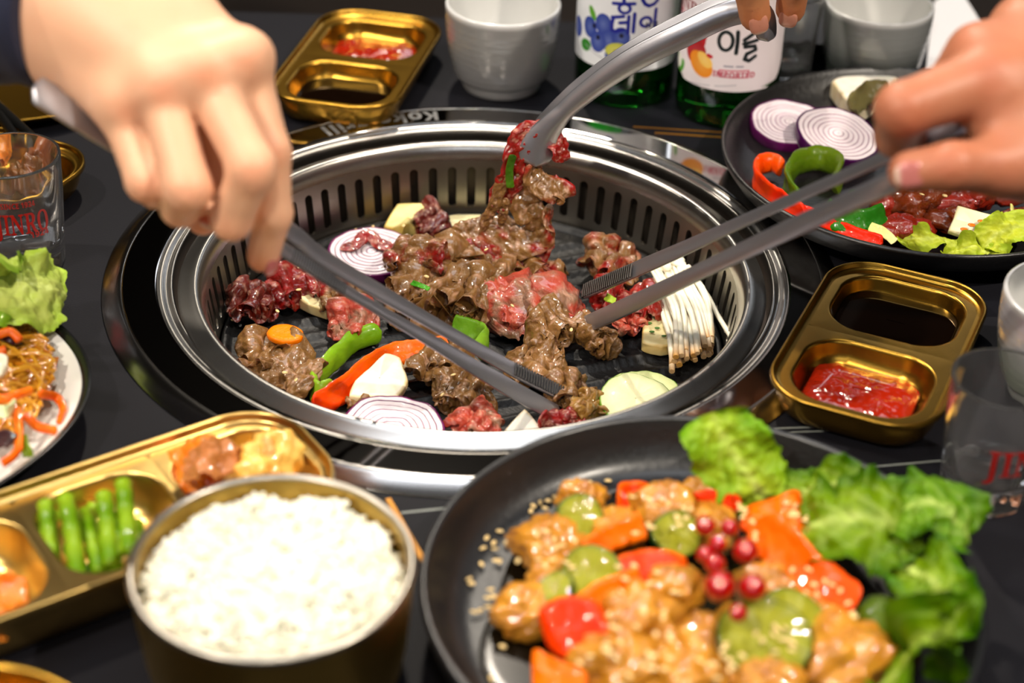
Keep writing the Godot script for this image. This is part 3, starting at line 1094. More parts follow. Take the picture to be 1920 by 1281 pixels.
func tableware():
	tray("gold two-compartment sauce tray at the right of the grill", TR, TRD, 14.4, 8.6, [[-6.35, -0.45], [0.45, 6.35]], 3.4, M.gold, "two-compartment gold trays")
	sauce("dark soy sauce in the far pocket of the right gold tray", TR, TRD, -6.35, -0.45, 3.4, 1.35, M.sauce_soy, 0.42)
	sauce("thick red chilli sauce in the near pocket of the right gold tray", TR, TRD, 0.45, 6.35, 3.4, 0.95, M.sauce_red, 0.75, 3.0, 0.3)
	tray("gold two-compartment sauce tray behind the grill beside the white cup", TT, TTD, 14.4, 8.6, [[-6.35, -0.45], [0.45, 6.35]], 3.4, M.gold, "two-compartment gold trays")
	sauce("red chilli sauce in the far pocket of the gold tray behind the grill", TT, TTD, -6.35, -0.45, 3.4, 0.9, M.sauce_red, 0.75, 5.0, 0.3)
	sauce("dark soy sauce in the near pocket of the gold tray behind the grill", TT, TTD, 0.45, 6.35, 3.4, 1.0, M.sauce_soy, 0.5)
	tray("long pale gold three-compartment side dish tray in the left foreground", TB, TBD, 19.6, 7.9, [[-9.25, -3.35], [-2.95, 2.95], [3.35, 9.25]], 3.15, M.gold_pale, "", 3.0, 1.0)
	tray("gold side dish tray at the left edge behind the shot glass", TL, TLD, 19.6, 7.9, [[-9.25, -3.35], [-2.95, 2.95], [3.35, 9.25]], 3.15, M.gold, "", 3.0)
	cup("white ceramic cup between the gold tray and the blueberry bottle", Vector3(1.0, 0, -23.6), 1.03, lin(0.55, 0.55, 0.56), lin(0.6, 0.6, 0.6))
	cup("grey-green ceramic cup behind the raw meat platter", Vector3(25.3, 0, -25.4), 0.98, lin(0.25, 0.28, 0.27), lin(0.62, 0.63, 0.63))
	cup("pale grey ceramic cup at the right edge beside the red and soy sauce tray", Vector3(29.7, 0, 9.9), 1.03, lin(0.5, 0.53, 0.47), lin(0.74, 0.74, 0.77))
	bottles()
	var g := shot_glass("clear shot glass with red print at the left edge before a gold tray", Vector3(-24.4, 0, 0.6), 2.62, 6.7)
	bent_text(g, "JINRO", Vector3(-24.4, 0, 0.6), 2.52, 22.0, 3.8, 1.2, M.red_print, true, 0.55)
	bent_text(g, "SINCE 1924", Vector3(-24.4, 0, 0.6), 2.56, 18.0, 4.95, 0.32, M.red_print, false, 0.75)
	bent_text(g, "1924", Vector3(-24.4, 0, 0.6), 2.47, 40.0, 3.05, 0.34, M.red_print)
	var h := shot_glass("clear shot glass with faceted base at the right edge in the foreground", Vector3(24.15, 0, 18.3), 2.42, 6.5)
	bent_text(h, "JINRO", Vector3(24.15, 0, 18.3), 2.3, 38.0, 3.3, 1.35, M.red_print, true, 0.8)
	shot_glass("clear shot glass behind the plum bottle under the top hand", Vector3(19.45, 0, -25.51), 2.3, 6.4)
	var bowl := [Vector2(0.02, 0.15), Vector2(4.2, 0.15), Vector2(4.4, 0.0), Vector2(4.75, 0.06), Vector2(5.0, 0.4), Vector2(5.2, 1.6), Vector2(5.38, 3.6), Vector2(5.44, 5.1), Vector2(5.52, 5.3), Vector2(5.54, 5.42), Vector2(5.5, 5.52), Vector2(5.4, 5.54), Vector2(5.3, 5.48), Vector2(5.22, 5.2), Vector2(5.08, 3.2), Vector2(4.8, 1.5), Vector2(4.2, 0.75), Vector2(0.02, 0.6)]
	var bo := dish("rice_bowl", "round gold metal rice bowl filled with white rice in the foreground", "bowl", Vector3(-6.83, 0, 31.1), bowl, M.gold_bowl)
	var br := MB.new()
	br.lathe(Vector3(-6.83, 0, 31.1), [Vector2(5.56, 5.36), Vector2(5.58, 5.46), Vector2(5.52, 5.57), Vector2(5.4, 5.6), Vector2(5.28, 5.54), Vector2(5.24, 5.44), Vector2(5.4, 5.4), Vector2(5.56, 5.36)], 96)
	part("rim", br, M.satin, bo, "worn silver-grey rim")
	dish("rice_bowl", "gold metal bowl rim just showing in the bottom left corner", "bowl", Vector3(-16.36, 5.5, 37.06) * Vector3(1, 0, 1) + Vector3(0, 0, 5.5), bowl, M.gold)
	dish("stoneware_plate", "large deep blue-black stoneware plate of saucy chicken in the foreground", "plate", Vector3(10.16, 0, 28.6), [Vector2(0.02, 0.2), Vector2(7.6, 0.2), Vector2(7.8, 0.0), Vector2(8.2, 0.0), Vector2(8.6, 0.3), Vector2(9.9, 0.6), Vector2(10.8, 1.2), Vector2(11.25, 2.1), Vector2(11.42, 2.8), Vector2(11.44, 3.0), Vector2(11.36, 3.12), Vector2(11.2, 3.13), Vector2(11.06, 3.02), Vector2(10.85, 2.3), Vector2(10.5, 1.5), Vector2(10.0, 1.05), Vector2(9.3, 0.85), Vector2(0.02, 0.75)], M.stoneware)
	dish("black_plate", "black stoneware platter of raw meat and vegetables at the right", "plate", Vector3(26.06, 0, -10.6), [Vector2(0.02, 0.2), Vector2(7.6, 0.2), Vector2(7.8, 0.0), Vector2(8.2, 0.0), Vector2(8.8, 0.35), Vector2(10.2, 0.7), Vector2(11.2, 1.25), Vector2(11.65, 1.9), Vector2(11.86, 2.4), Vector2(11.88, 2.52), Vector2(11.8, 2.62), Vector2(11.66, 2.6), Vector2(11.5, 2.4), Vector2(11.1, 1.75), Vector2(10.5, 1.3), Vector2(9.6, 1.05), Vector2(0.02, 0.95)], M.black_ware)
	var o := dish("white_plate", "white plate with a black rim of glass noodles at the left edge", "plate", Vector3(-28.3, 0, 16.2), [Vector2(0.02, 0.2), Vector2(6.6, 0.2), Vector2(6.8, 0.0), Vector2(7.2, 0.0), Vector2(8.6, 0.6), Vector2(10.25, 1.75), Vector2(10.3, 1.95), Vector2(9.0, 1.25), Vector2(7.6, 0.85), Vector2(0.02, 0.75)], M.white_ware, func(a: float, i: int) -> float: return 1.0 + 0.018 * cos(4.0 * a + 0.5))
	var rim := MB.new()
	rim.lathe(Vector3(-28.3, 0, 16.2), [Vector2(8.7, 0.55), Vector2(10.3, 1.7), Vector2(10.55, 1.95), Vector2(10.55, 2.06), Vector2(10.42, 2.08), Vector2(10.2, 1.93), Vector2(8.7, 0.6)], 120, func(a: float, i: int) -> float: return 1.0 + 0.018 * cos(4.0 * a + 0.5))
	part("rim", rim, M.black_rim, o, "glossy black rim")
	dish("gold_plate", "gold metal plate at the upper left beyond the left hand", "plate", Vector3(-27.5, 1.2, -14.32) * Vector3(1, 0, 1) + Vector3(-2.6, 0, -7.6), [Vector2(0.02, 0.0), Vector2(6.4, 0.0), Vector2(7.2, 0.5), Vector2(8.0, 1.0), Vector2(8.05, 1.15), Vector2(7.95, 1.2), Vector2(7.1, 0.75), Vector2(6.3, 0.3), Vector2(0.02, 0.2)], M.gold)
	dish("dark_plate", "dark plate at the top edge behind the shot glass", "plate", Vector3(20.19, 1.6, -27.97) * Vector3(1, 0, 1) + Vector3(1.5, 0, -8.3), [Vector2(0.02, 0.0), Vector2(6.4, 0.0), Vector2(7.5, 0.6), Vector2(8.4, 1.4), Vector2(8.5, 1.6), Vector2(8.35, 1.66), Vector2(7.3, 0.9), Vector2(6.3, 0.45), Vector2(0.02, 0.4)], M.black_ware)
	for k in 2:
		var s := MB.new()
		var a: Vector3 = [Vector3(-30.52, 2.2, -15.45), Vector3(-29.63, 2.2, -14.04)][k]
		var b: Vector3 = [Vector3(-25.84, 3, -8.51), Vector3(-26.56, 3, -8.06)][k]
		s.tube([a + (a - b) * 0.6, a, a.lerp(b, 0.5), b], [0.38, 0.36, 0.32, 0.26], 10)
		obj("chopstick", s, M.lacquer, ["dark chopstick lying on the left gold tray, nearer the hand", "dark chopstick lying on the left gold tray, nearer the photo's edge"][k], "chopstick", "pair of dark chopsticks")
	var n := MB.new()
	n.tint = Color.WHITE
	slab(n, [Vector3(32.19, 0.1, -39.46), Vector3(34.5, 0.1, -41.82), Vector3(34.93, 0.1, -34.17), Vector3(33.34, 0.1, -26.26), Vector3(29.19, 0.1, -25.97)], 0.06, {"bev": 0.02, "soft": 0.1, "amp": 0.02})
	obj("paper_napkin", n, M.paper_white, "white paper napkin lying behind the grey-green cup", "napkin")

# ---------------------------------------------------------------- food builders
# own colours of flesh: brown where it has cooked, red where raw, pale streaks of fat
func meat_col(kind: String, sd: float):
	var A := lin(0.39, 0.255, 0.11)
	var B := lin(0.55, 0.4, 0.22)
	var R := lin(0.6, 0.09, 0.06)
	var S := lin(0.32, 0.045, 0.03)
	var mixk := {"brown": -0.75, "mixed": -0.1, "pink": 0.2, "raw": 0.9, "dark": 0.9, "gold": -0.9}
	var k: float = mixk[kind]
	if kind == "dark":
		R = lin(0.42, 0.1, 0.06)
		S = lin(0.26, 0.06, 0.03)
	if kind == "pink":
		R = lin(0.72, 0.33, 0.25)
		S = lin(0.62, 0.16, 0.11)
		B = lin(0.68, 0.52, 0.44)
	if kind == "gold":
		A = lin(0.5, 0.35, 0.12)
		B = lin(0.66, 0.5, 0.24)
	var fat := lin(0.84, 0.66, 0.56)
	return func(u: float, v: float, p: Vector3) -> Color:
		var a := n3(p, 0.55, sd)
		var b := n3(p, 1.7, sd + 1)
		var c := n3(p, 3.6, sd + 2)
		var cooked := A.lerp(B, clampf(0.5 + 0.7 * b + 0.4 * c, 0, 1))
		cooked = cooked.lerp(lin(0.24, 0.13, 0.05), clampf(-0.8 * n3(p, 0.9, sd + 5) + 0.5 * c - 0.08, 0, 0.75))
		var raw := S.lerp(R, clampf(0.55 + 0.8 * b, 0, 1))
		var col := cooked.lerp(raw, smoothstep(-0.2, 0.25, a + k))
		return col.lerp(fat, clampf((absf(n3(p * Vector3(1, 1, -1), 0.75, sd + 8)) * -16.0 + 0.75), 0, 0.45))

# crumpled slices between two points on the grill
func clump(label: String, kind: String, a: Vector3, b: Vector3, w: float, h: float, n: int, sd: int, called := "beef_slice", cat := "beef", m := "meat", group := "") -> MeshInstance3D:
	rng.seed = sd * 101 + 5
	var mb := MB.new()
	var dir := (b - a)
	dir.y = 0
	var L := dir.length()
	dir = dir.normalized()
	var across := dir.cross(Vector3.UP)
	var y0 := minf(a.y, b.y)
	for k in n:
		var path := []
		var steps := 4 + rng.randi() % 2
		var turn := rng.randf_range(-0.6, 0.6)
		var d := dir.rotated(Vector3.UP, turn)
		var mid := (a + b) * 0.5 + across * rng.randf_range(-0.55, 0.55) * w + dir * rng.randf_range(-0.22, 0.22) * L
		var ln := L * rng.randf_range(0.75, 1.05) * (1.0 if n < 3 else 0.8)
		for i in steps + 1:
			var f := float(i) / steps - 0.5
			var dome := 1.0 - 2.6 * f * f
			var up := (h * dome * rng.randf_range(0.65, 1.0)) if i % 2 == 1 else h * rng.randf_range(0.05, 0.4) * dome
			path.append(Vector3(mid.x, y0 + 0.15 + up * (0.55 + 0.45 * float(k + 1) / n), mid.z) + d * (f * ln + rng.randf_range(-0.25, 0.25)) + across * rng.randf_range(-0.2, 0.2) * w)
		sheet(mb, path, across.rotated(Vector3.UP, turn + rng.randf_range(-0.4, 0.4)) + Vector3.UP * rng.randf_range(-0.75, 0.1), {"w": w * rng.randf_range(0.7, 1.05), "th": 0.36, "crum": 0.42, "fq": 0.5, "jag": 0.3, "fine": 0.07, "seed": sd + k * 1.7, "twist": rng.randf_range(-0.9, 0.9), "nu": 56, "nv": 18, "col": meat_col(kind, sd)})
	return obj(called, mb, M[m], label, cat, group)

# explicit slices: [path, side, half-width, kind]
func slices(called: String, label: String, list: Array, sd: float, th := 0.3, crum := 0.3):
	var mb := MB.new()
	for k in list.size():
		var s = list[k]
		sheet(mb, s[0], s[1], {"w": s[2], "th": th, "crum": crum, "fq": 0.9, "jag": 0.3, "fine": 0.06, "seed": sd + k * 2.3, "twist": s[4] if s.size() > 4 else 0.0, "nu": 44, "nv": 14, "col": meat_col(s[3], sd + k)})
	obj(called, mb, M.meat, label, "beef")

func plain_col(a: Color, b: Color, k: float, sd: float):
	return func(u: float, v: float, p: Vector3) -> Color: return a.lerp(b, clampf(0.5 + 0.8 * n3(p, k, sd), 0, 1))

func onion(called: String, label: String, c: Vector3, R: float, up: Vector3, th: float, sd: float, skin: Color, bright: float, gapy := 0.0):
	var o := thing(called, label, "onion slice", c - up * th)
	var bs := Basis(up.cross(Vector3.BACK).normalized(), up, up.cross(Vector3.BACK).normalized().cross(up))
	var shape := func(p: Vector3) -> Vector3:
		var q := p
		var an := atan2(p.z, p.x)
		var k := 1.0 + 0.05 * n3(Vector3(cos(an), sin(an), p.length() * 0.15), 0.8, sd) + 0.02 * sin(an * 2.0 + sd)
		q.x *= k
		q.z *= k
		q.y += 0.12 * n3(Vector3(p.x, 0, p.z), 0.45, sd) * (1.0 + gapy)
		return bs * q
	var s := MB.new()
	s.tint = skin
	s.lathe(c, [Vector2(R - 0.1, -0.02), Vector2(R - 0.03, 0.01), Vector2(R + 0.02, -0.06), Vector2(R + 0.05, -th * 0.5), Vector2(R - 0.12, -th), Vector2(R - 0.25, -th + 0.02), Vector2(R - 0.1, -0.02)], 64, null, shape)
	part("skin", s, M.veg, o, "purple skin")
	var n := 8
	for k in n:
		var r1 := (R - 0.1) * (1.0 - float(k) / n)
		var r0 := maxf(0.01, (R - 0.1) * (1.0 - float(k + 1) / n) + 0.035)
		var y := 0.05 * n3(Vector3(k * 3.1, sd, 0), 1.0) + 0.09 * gapy * n3(Vector3(k * 7.1, sd, 2), 1.0)
		var m := MB.new()
		m.tint = lin(0.93, 0.89, 0.9).lerp(lin(0.8, 0.68, 0.76), 0.25 + 0.25 * n3(Vector3(k * 1.7, sd, 4), 1.0)) * bright
		m.lathe(c, [Vector2(r0, y - 0.02), Vector2(lerpf(r0, r1, 0.2), y + 0.015), Vector2(lerpf(r0, r1, 0.75), y + 0.015), Vector2(r1, y - 0.015), Vector2(r1, -th + 0.03), Vector2(r0, -th + 0.03), Vector2(r0, y - 0.02)], 56, null, shape)
		part("onion_ring", m, M.veg, o)
		var e := MB.new()
		e.tint = lin(0.68, 0.5, 0.64).lerp(skin, 0.12 if k > 0 else 0.5) * bright
		e.lathe(c, [Vector2(r0 - 0.04, y - 0.02), Vector2(r0, y - 0.015), Vector2(r0, -th + 0.04), Vector2(r0 - 0.04, -th + 0.04), Vector2(r0 - 0.04, y - 0.02)] if r0 > 0.1 else [Vector2(0.01, y - 0.02), Vector2(0.06, y - 0.015), Vector2(0.06, -th + 0.04), Vector2(0.01, y - 0.02)], 48, null, shape)
		part("membrane", e, M.veg, o)

func strip(called: String, label: String, cat: String, path: Array, side: Vector3, w: float, c0: Color, c1: Color, sd: float, o := {}):
	var mb := MB.new()
	var d := {"w": w, "th": 0.42, "crum": 0.1, "fq": 0.6, "jag": 0.14, "curl": 0.25, "seed": sd, "t0": 0.06, "t1": 0.06, "nu": 48, "nv": 12, "col": func(u: float, v: float, p: Vector3) -> Color:
		return c0.lerp(c1, clampf(u + 0.35 * n3(p, 0.8, sd), 0, 1))}
	d.merge(o, true)
	sheet(mb, path, side, d)
	obj(called, mb, M.veg, label, cat)

func zucchini(label: String, c: Vector3, rx: float, rz: float, up: Vector3, th: float, sd: float, flesh: Color, skin: Color):
	var mb := MB.new()
	var bs := Basis(up.cross(Vector3.BACK).normalized(), up, up.cross(Vector3.BACK).normalized().cross(up))
	var ring := []
	for i in 14:
		var a := TAU * i / 14
		ring.append(c + bs * Vector3(cos(a) * rx, 0, sin(a) * rz) * (1.0 + 0.04 * sin(a * 3 + sd)))
	slab(mb, ring, th, {"up": up, "bev": 0.07, "seed": sd, "n": 56, "amp": 0.16, "col": func(l: float, d: float, p: Vector3) -> Color:
		if l >= 1.0: return skin
		if l >= 0.89: return flesh.lerp(skin, 0.35)
		return flesh.lerp(flesh * 0.86, clampf(0.5 + 0.9 * n3(p, 1.6, sd), 0, 1))})
	obj("zucchini_slice", mb, M.veg, label, "zucchini")

func slice(called: String, label: String, cat: String, outline: Array, th: float, a: Color, b: Color, sd: float, o := {}, m := "mushroom"):
	var mb := MB.new()
	var d := {"seed": sd, "col": func(l: float, dd: float, p: Vector3) -> Color:
		return a.lerp(b, clampf((0.75 if l >= 1.0 else 0.0) + 0.7 * n3(p, 0.9, sd), 0, 1))}
	d.merge(o, true)
	slab(mb, outline, th, d)
	obj(called, mb, M[m], label, cat)

func leaf(label: String, path: Array, side: Vector3, w: float, sd: float, base: Color, tip: Color, o := {}):
	var mb := MB.new()
	var d := {"w": w, "th": 0.07, "crum": 0.5, "fq": 0.5, "ruf": 0.75, "rufk": 2.6, "jag": 0.22, "seed": sd, "t0": 0.3, "t1": 0.35, "nu": 72, "nv": 34, "col": func(u: float, v: float, p: Vector3) -> Color:
		var vein := exp(-pow(v * 9.0, 2)) * (1.0 - u * 0.7) + 0.5 * exp(-pow(sin(absf(v) * 7.0 + u * 14.0) * 3.0, 2)) * (1.0 - absf(v))
		var f := clampf(0.35 * u + 0.6 * absf(v) + 0.45 * n3(p, 0.6, sd), 0, 1)
		return base.lerp(tip, f).lerp(lin(0.82, 0.88, 0.5), clampf(vein * 0.5, 0, 0.6))}
	d.merge(o, true)
	sheet(mb, path, side, d)
	obj("lettuce_leaf", mb, M.leaf, label, "lettuce")

# ---------------------------------------------------------------- on the grill
func grill_food():
	var g := -3.95
	clump("dark glazed raw beef lump at the far left edge of the grill plate", "dark", Vector3(-13.46, -3.4, -0.69), Vector3(-10.94, -3.4, -0.17), 1.2, 1.5, 3, 3)
	clump("bright red raw beef slice below the thumb of the left hand", "raw", Vector3(-11.73, -3.3, -1.75), Vector3(-8.87, -3.3, -2.6), 1.5, 1.7, 2, 4)
	clump("large grey-brown cooked beef slice at the left rim under the carrot", "brown", Vector3(-12.69, -3.4, 4.58), Vector3(-8.62, -3.4, 5.97), 1.6, 1.2, 3, 5)
	clump("curled brown beef end hanging below the large grey-brown slice at left", "brown", Vector3(-9.53, -3.4, 5.42), Vector3(-8.56, -3.4, 7.72), 1.1, 1.2, 2, 6)
	clump("half-cooked beef with a dark red centre between mushroom and green pepper", "mixed", Vector3(-8.64, -3.4, -0.96), Vector3(-6.21, -3.4, -0.65), 1.2, 1.5, 2, 7)
	clump("pink rolled beef slice behind the long green pepper strip", "pink", Vector3(-7.7, -3.4, 1.82), Vector3(-5.16, -3.4, 0.6), 1.1, 1.3, 2, 8)
	clump("dark red raw beef draped over the mushroom behind the onion slice", "dark", Vector3(-4.17, -2.7, -10.91), Vector3(-1.95, -3.1, -8.54), 0.9, 1.2, 2, 9)
	clump("brown beef mound with a red top beside the onion slice", "brown", Vector3(-4.69, -3.4, -2.31), Vector3(-1.19, -3.4, -1.94), 2.4, 2.8, 4, 10)
	clump("reddish folded top piece of the beef mound under the raised meat", "mixed", Vector3(-4.54, -2.1, -2.51), Vector3(-1.87, -2.1, -3.54), 1.3, 1.6, 2, 11)
	clump("long brown folded beef in the middle of the plate right of the mound", "brown", Vector3(-1.19, -3.4, -1.94), Vector3(1.71, -3.4, -0.43), 2.0, 2.5, 4, 12)
	clump("brown seared beef fold under the raised red slice", "brown", Vector3(-1.45, -3.1, -4.32), Vector3(1.17, -3.1, -4.18), 1.5, 1.8, 3, 13)
	clump("pinkish brown beef lump right of the raised meat", "mixed", Vector3(1.65, -3.4, -3.52), Vector3(4.57, -3.4, -5.75), 1.5, 2.0, 3, 14)
	clump("red and brown beef lump at the back right beneath the far wall", "mixed", Vector3(5.49, -3.4, -5.21), Vector3(9.24, -3.4, -5.72), 1.6, 2.1, 3, 15)
	clump("pink folded raw beef at the centre of the plate", "pink", Vector3(1.16, -3.4, 1.23), Vector3(5.91, -3.4, -1.77), 1.7, 2.2, 4, 16)
	clump("bright red raw beef under the upper arm of the right tongs", "raw", Vector3(6.96, -3.4, -1.27), Vector3(11.21, -3.4, -2.07), 1.4, 1.8, 3, 17)
	clump("small pink beef piece beside the herbed pancake piece", "pink", Vector3(7.81, -3.4, 0.22), Vector3(9.62, -3.4, -0.32), 0.9, 1.1, 2, 18)
	clump("brown beef strip gripped by the tip of the right tongs", "brown", Vector3(3.36, -2.9, 3.18), Vector3(5.54, -2.5, 1.29), 1.2, 1.9, 3, 19)
	clump("brown beef shred hanging right of the right tongs' tip", "brown", Vector3(5.84, -3.3, 2.71), Vector3(7.61, -3.3, 2.09), 1.2, 1.6, 2, 20)
	clump("brown curled beef right of the white mushroom slice", "brown", Vector3(-3.14, -3.4, 5.33), Vector3(1.27, -3.4, 5.6), 1.5, 1.5, 3, 21)
	clump("flat brown beef slice between the lower onion and the left tongs", "brown", Vector3(-2.12, -3.4, 8.44), Vector3(1.34, -3.4, 8.26), 1.6, 1.4, 3, 22)
	clump("brown beef pieces lying between the two arms of the left tongs", "brown", Vector3(1.38, -3.4, 4.34), Vector3(5.25, -3.4, 5.14), 1.5, 1.4, 3, 23)
	clump("small brown beef piece under the toothed tip of the left tongs", "brown", Vector3(3.69, -3.4, 7.9), Vector3(5.79, -3.4, 6.84), 1.1, 1.1, 2, 24)
	clump("pale pink raw beef strip at the front rim beside the lower onion", "pink", Vector3(-0.65, -3.4, 10.32), Vector3(2.06, -3.4, 9.63), 0.9, 1.1, 2, 25)
	clump("red raw beef strip at the front rim under the left tongs' tip", "raw", Vector3(3.56, -3.4, 10.11), Vector3(5.76, -3.4, 9.35), 0.7, 1.0, 2, 26)
	clump("golden brown beef piece beside the zucchini slices", "gold", Vector3(6.17, -3.4, 9.19), Vector3(7, -3.4, 6.77), 0.9, 1.1, 2, 27)
	clump("small brown beef scrap above the lower onion slice", "brown", Vector3(-6.13, -3.4, 8.46), Vector3(-4.9, -3.4, 8.3), 0.45, 0.5, 2, 28)
	slices("beef_slice", "thin raw beef strip lying across the upper onion slice", [[[Vector3(-7.98, -2.6, -6.22), Vector3(-7.08, -2.45, -6.63), Vector3(-6.46, -2.3, -7.53), Vector3(-5.62, -2.45, -6.72), Vector3(-4.25, -2.5, -6.27)], Vector3(0, 0.2, -1), 0.42, "raw"]], 31.0, 0.16, 0.15)
	var rt := Vector3(1, 0, 0)
	slices("raised_beef", "long half-raw beef slices lifted from the plate by the top tongs", [
		[[Vector3(3.38, 5.84, -6.05), Vector3(2.59, 5.52, -5.84), Vector3(2.12, 4.38, -5.44), Vector3(1.92, 2.92, -5.31), Vector3(1.41, 1.87, -5.33), Vector3(1.22, 0.78, -5.09)], rt, 0.75, "raw"],
		[[Vector3(2.97, 5.69, -6.43), Vector3(3.94, 5.28, -6.4), Vector3(4.49, 4.76, -5.82), Vector3(4.43, 4.06, -5.23)], Vector3(0.6, 0.2, -0.8), 0.7, "raw"],
		[[Vector3(3.09, 4.01, -5.56), Vector3(3.31, 2.83, -5.25), Vector3(4.03, 2.64, -4.89), Vector3(4.82, 2.51, -4.56), Vector3(4.66, 1.84, -4.35)], Vector3(0.3, 0.8, -0.5), 0.75, "mixed"],
		[[Vector3(2.64, 4, -5.55), Vector3(2.83, 2.55, -5.43), Vector3(2.72, 1.3, -5.19), Vector3(3.35, 0.58, -4.96), Vector3(3.54, -0.47, -4.98)], rt, 0.85, "brown"],
		[[Vector3(3.78, 1.4, -4.78), Vector3(4.12, 0.35, -4.81), Vector3(3.39, -0.63, -4.64), Vector3(1.72, -0.92, -4.92), Vector3(-0.29, -0.97, -5.61)], Vector3(0, 0.8, -0.6), 0.95, "mixed"],
		[[Vector3(-0.97, -1.55, -5.22), Vector3(0.21, -1.83, -4.8), Vector3(1.75, -1.86, -4.54), Vector3(3.26, -1.34, -4.64), Vector3(4.07, -0.15, -4.95)], Vector3(0.1, 0.75, -0.6), 1.05, "raw", 0.6],
		[[Vector3(1.97, 3.39, -5.38), Vector3(1.28, 2.38, -5.2), Vector3(1, 1.26, -5.17), Vector3(0.58, 0.44, -5.35), Vector3(0.32, -0.5, -5.44)], rt, 0.36, "brown"],
		[[Vector3(1.65, 1.79, -5.04), Vector3(1.5, 0.79, -5.1), Vector3(1.33, -0.25, -5.37)], rt, 0.25, "brown"],
		[[Vector3(-1.37, -1.46, -5.77), Vector3(-0.45, -0.95, -5.87), Vector3(1.08, -0.63, -5.84), Vector3(2.32, -0.68, -5.56)], Vector3(0, 0.8, -0.6), 0.8, "brown"]], 40.0)
	strip("spring_onion", "dark green spring onion stuck to the raised beef", "spring onion", [Vector3(1.95, 4.56, -5.08), Vector3(1.76, 3.58, -5.03), Vector3(1.85, 2.59, -4.85)], Vector3(1, 0, 0), 0.22, lin(0.16, 0.3, 0.06), lin(0.25, 0.4, 0.08), 3.0, {"th": 0.12})
	strip("spring_onion", "green spring onion sliver on the brown beef mound", "spring onion", [Vector3(-3.39, -0.7, 0.26), Vector3(-2.9, -0.6, 0.72), Vector3(-2.39, -0.7, 0.97)], Vector3(0, 0.3, -1), 0.16, lin(0.2, 0.5, 0.1), lin(0.3, 0.6, 0.15), 4.0, {"th": 0.1})
	strip("spring_onion", "pale green onion end resting on the red raw beef by the right tongs", "spring onion", [Vector3(7.32, -1.6, -0.35), Vector3(7.56, -1.5, 0.13), Vector3(7.83, -1.6, 0.17)], Vector3(0, 0.3, -1), 0.24, lin(0.6, 0.72, 0.2), lin(0.7, 0.8, 0.3), 5.0, {"th": 0.2})

	onion("onion_slice", "upper red onion slice near the back of the grill plate", Vector3(-6.16, -2.75, -6.46), 2.5, Vector3(0.03, 1, 0.06).normalized(), 0.75, 2.0, lin(0.42, 0.1, 0.34), 1.0)
	onion("onion_slice", "lower red onion slice at the front rim of the grill", Vector3(-3.67, -2.7, 10.97), 2.65, Vector3(0.05, 1, 0.04).normalized(), 0.75, 6.0, lin(0.4, 0.09, 0.33), 0.98, 1.0)
	strip("pepper_strip", "long curved green pepper strip on the grill plate", "pepper", [Vector3(-4.96, -2.9, 1.89), Vector3(-6.15, -2.9, 2.7), Vector3(-6.94, -2.9, 4.19), Vector3(-7.55, -2.9, 5.44), Vector3(-8.06, -2.9, 6.56), Vector3(-7.76, -2.9, 7.81), Vector3(-6.97, -2.9, 7.38)], Vector3(0, 0.75, -0.65), 0.62, lin(0.4, 0.58, 0.07), lin(0.52, 0.66, 0.14), 7.0)
	strip("pepper_strip", "long red-to-orange pepper strip under the white mushroom slice", "pepper", [Vector3(-7.9, -3, 9.06), Vector3(-6.76, -3, 7.57), Vector3(-5.66, -3, 5.7), Vector3(-4.22, -3, 4.1), Vector3(-2.54, -3, 3.45), Vector3(-0.69, -3, 2.98)], Vector3(0, 0.6, -0.8), 0.66, lin(0.87, 0.2, 0.01), lin(0.94, 0.44, 0.03), 8.0)
	strip("pepper_strip", "short green pepper strip behind the left tongs' arms", "pepper", [Vector3(-1.11, -2.9, 1.15), Vector3(-0.01, -2.9, 1.52), Vector3(0.74, -2.9, 2.32), Vector3(0.49, -2.9, 3.59)], Vector3(0, 0.7, -0.7), 0.62, lin(0.36, 0.55, 0.12), lin(0.44, 0.6, 0.15), 9.0)
	slice("carrot_slice", "oval orange carrot slice on the left of the grill plate", "carrot", [Vector3(-10.97, -1.9, 3.64), Vector3(-10.62, -1.9, 2.94), Vector3(-9.77, -1.9, 2.89), Vector3(-9.08, -1.9, 3.38), Vector3(-9.06, -1.9, 4.26), Vector3(-9.85, -1.9, 4.56), Vector3(-10.66, -1.9, 4.25)], 0.4, lin(0.9, 0.5, 0.04), lin(0.86, 0.42, 0.04), 2.0, {}, "veg")
	slice("carrot_slice", "small orange carrot edge showing between the left tongs' arms", "carrot", [Vector3(-6.5, -2.5, -1.45), Vector3(-6.01, -2.5, -2.05), Vector3(-5.53, -2.5, -1.68), Vector3(-5.93, -2.5, -1.03)], 0.3, lin(0.85, 0.45, 0.08), lin(0.8, 0.4, 0.05), 3.0, {}, "veg")
	var cream := lin(0.93, 0.9, 0.82)
	var tan := lin(0.85, 0.74, 0.5)
	slice("mushroom_slice", "large white mushroom slice lying on the red pepper strip", "mushroom", [Vector3(-4.51, -2.1, 5.05), Vector3(-3.73, -2.4, 4.97), Vector3(-3.18, -2.6, 6.84), Vector3(-3.65, -2.7, 8.17), Vector3(-4.88, -2.7, 8.33), Vector3(-6.12, -2.6, 8.34), Vector3(-5.95, -2.5, 7.13), Vector3(-5.33, -2.4, 6.15)], 0.5, cream, tan, 4.0, {"soft": 0.5})
	slice("mushroom_slice", "cream mushroom slice under the bright red raw beef", "mushroom", [Vector3(-11, -2.8, -4.58), Vector3(-9.76, -2.8, -4.53), Vector3(-8, -2.8, -2.3), Vector3(-7.3, -2.8, -1.21), Vector3(-8.16, -2.8, 0.06), Vector3(-9.82, -2.8, -1.07)], 0.7, lin(0.92, 0.86, 0.66), tan, 5.0, {"soft": 0.4})
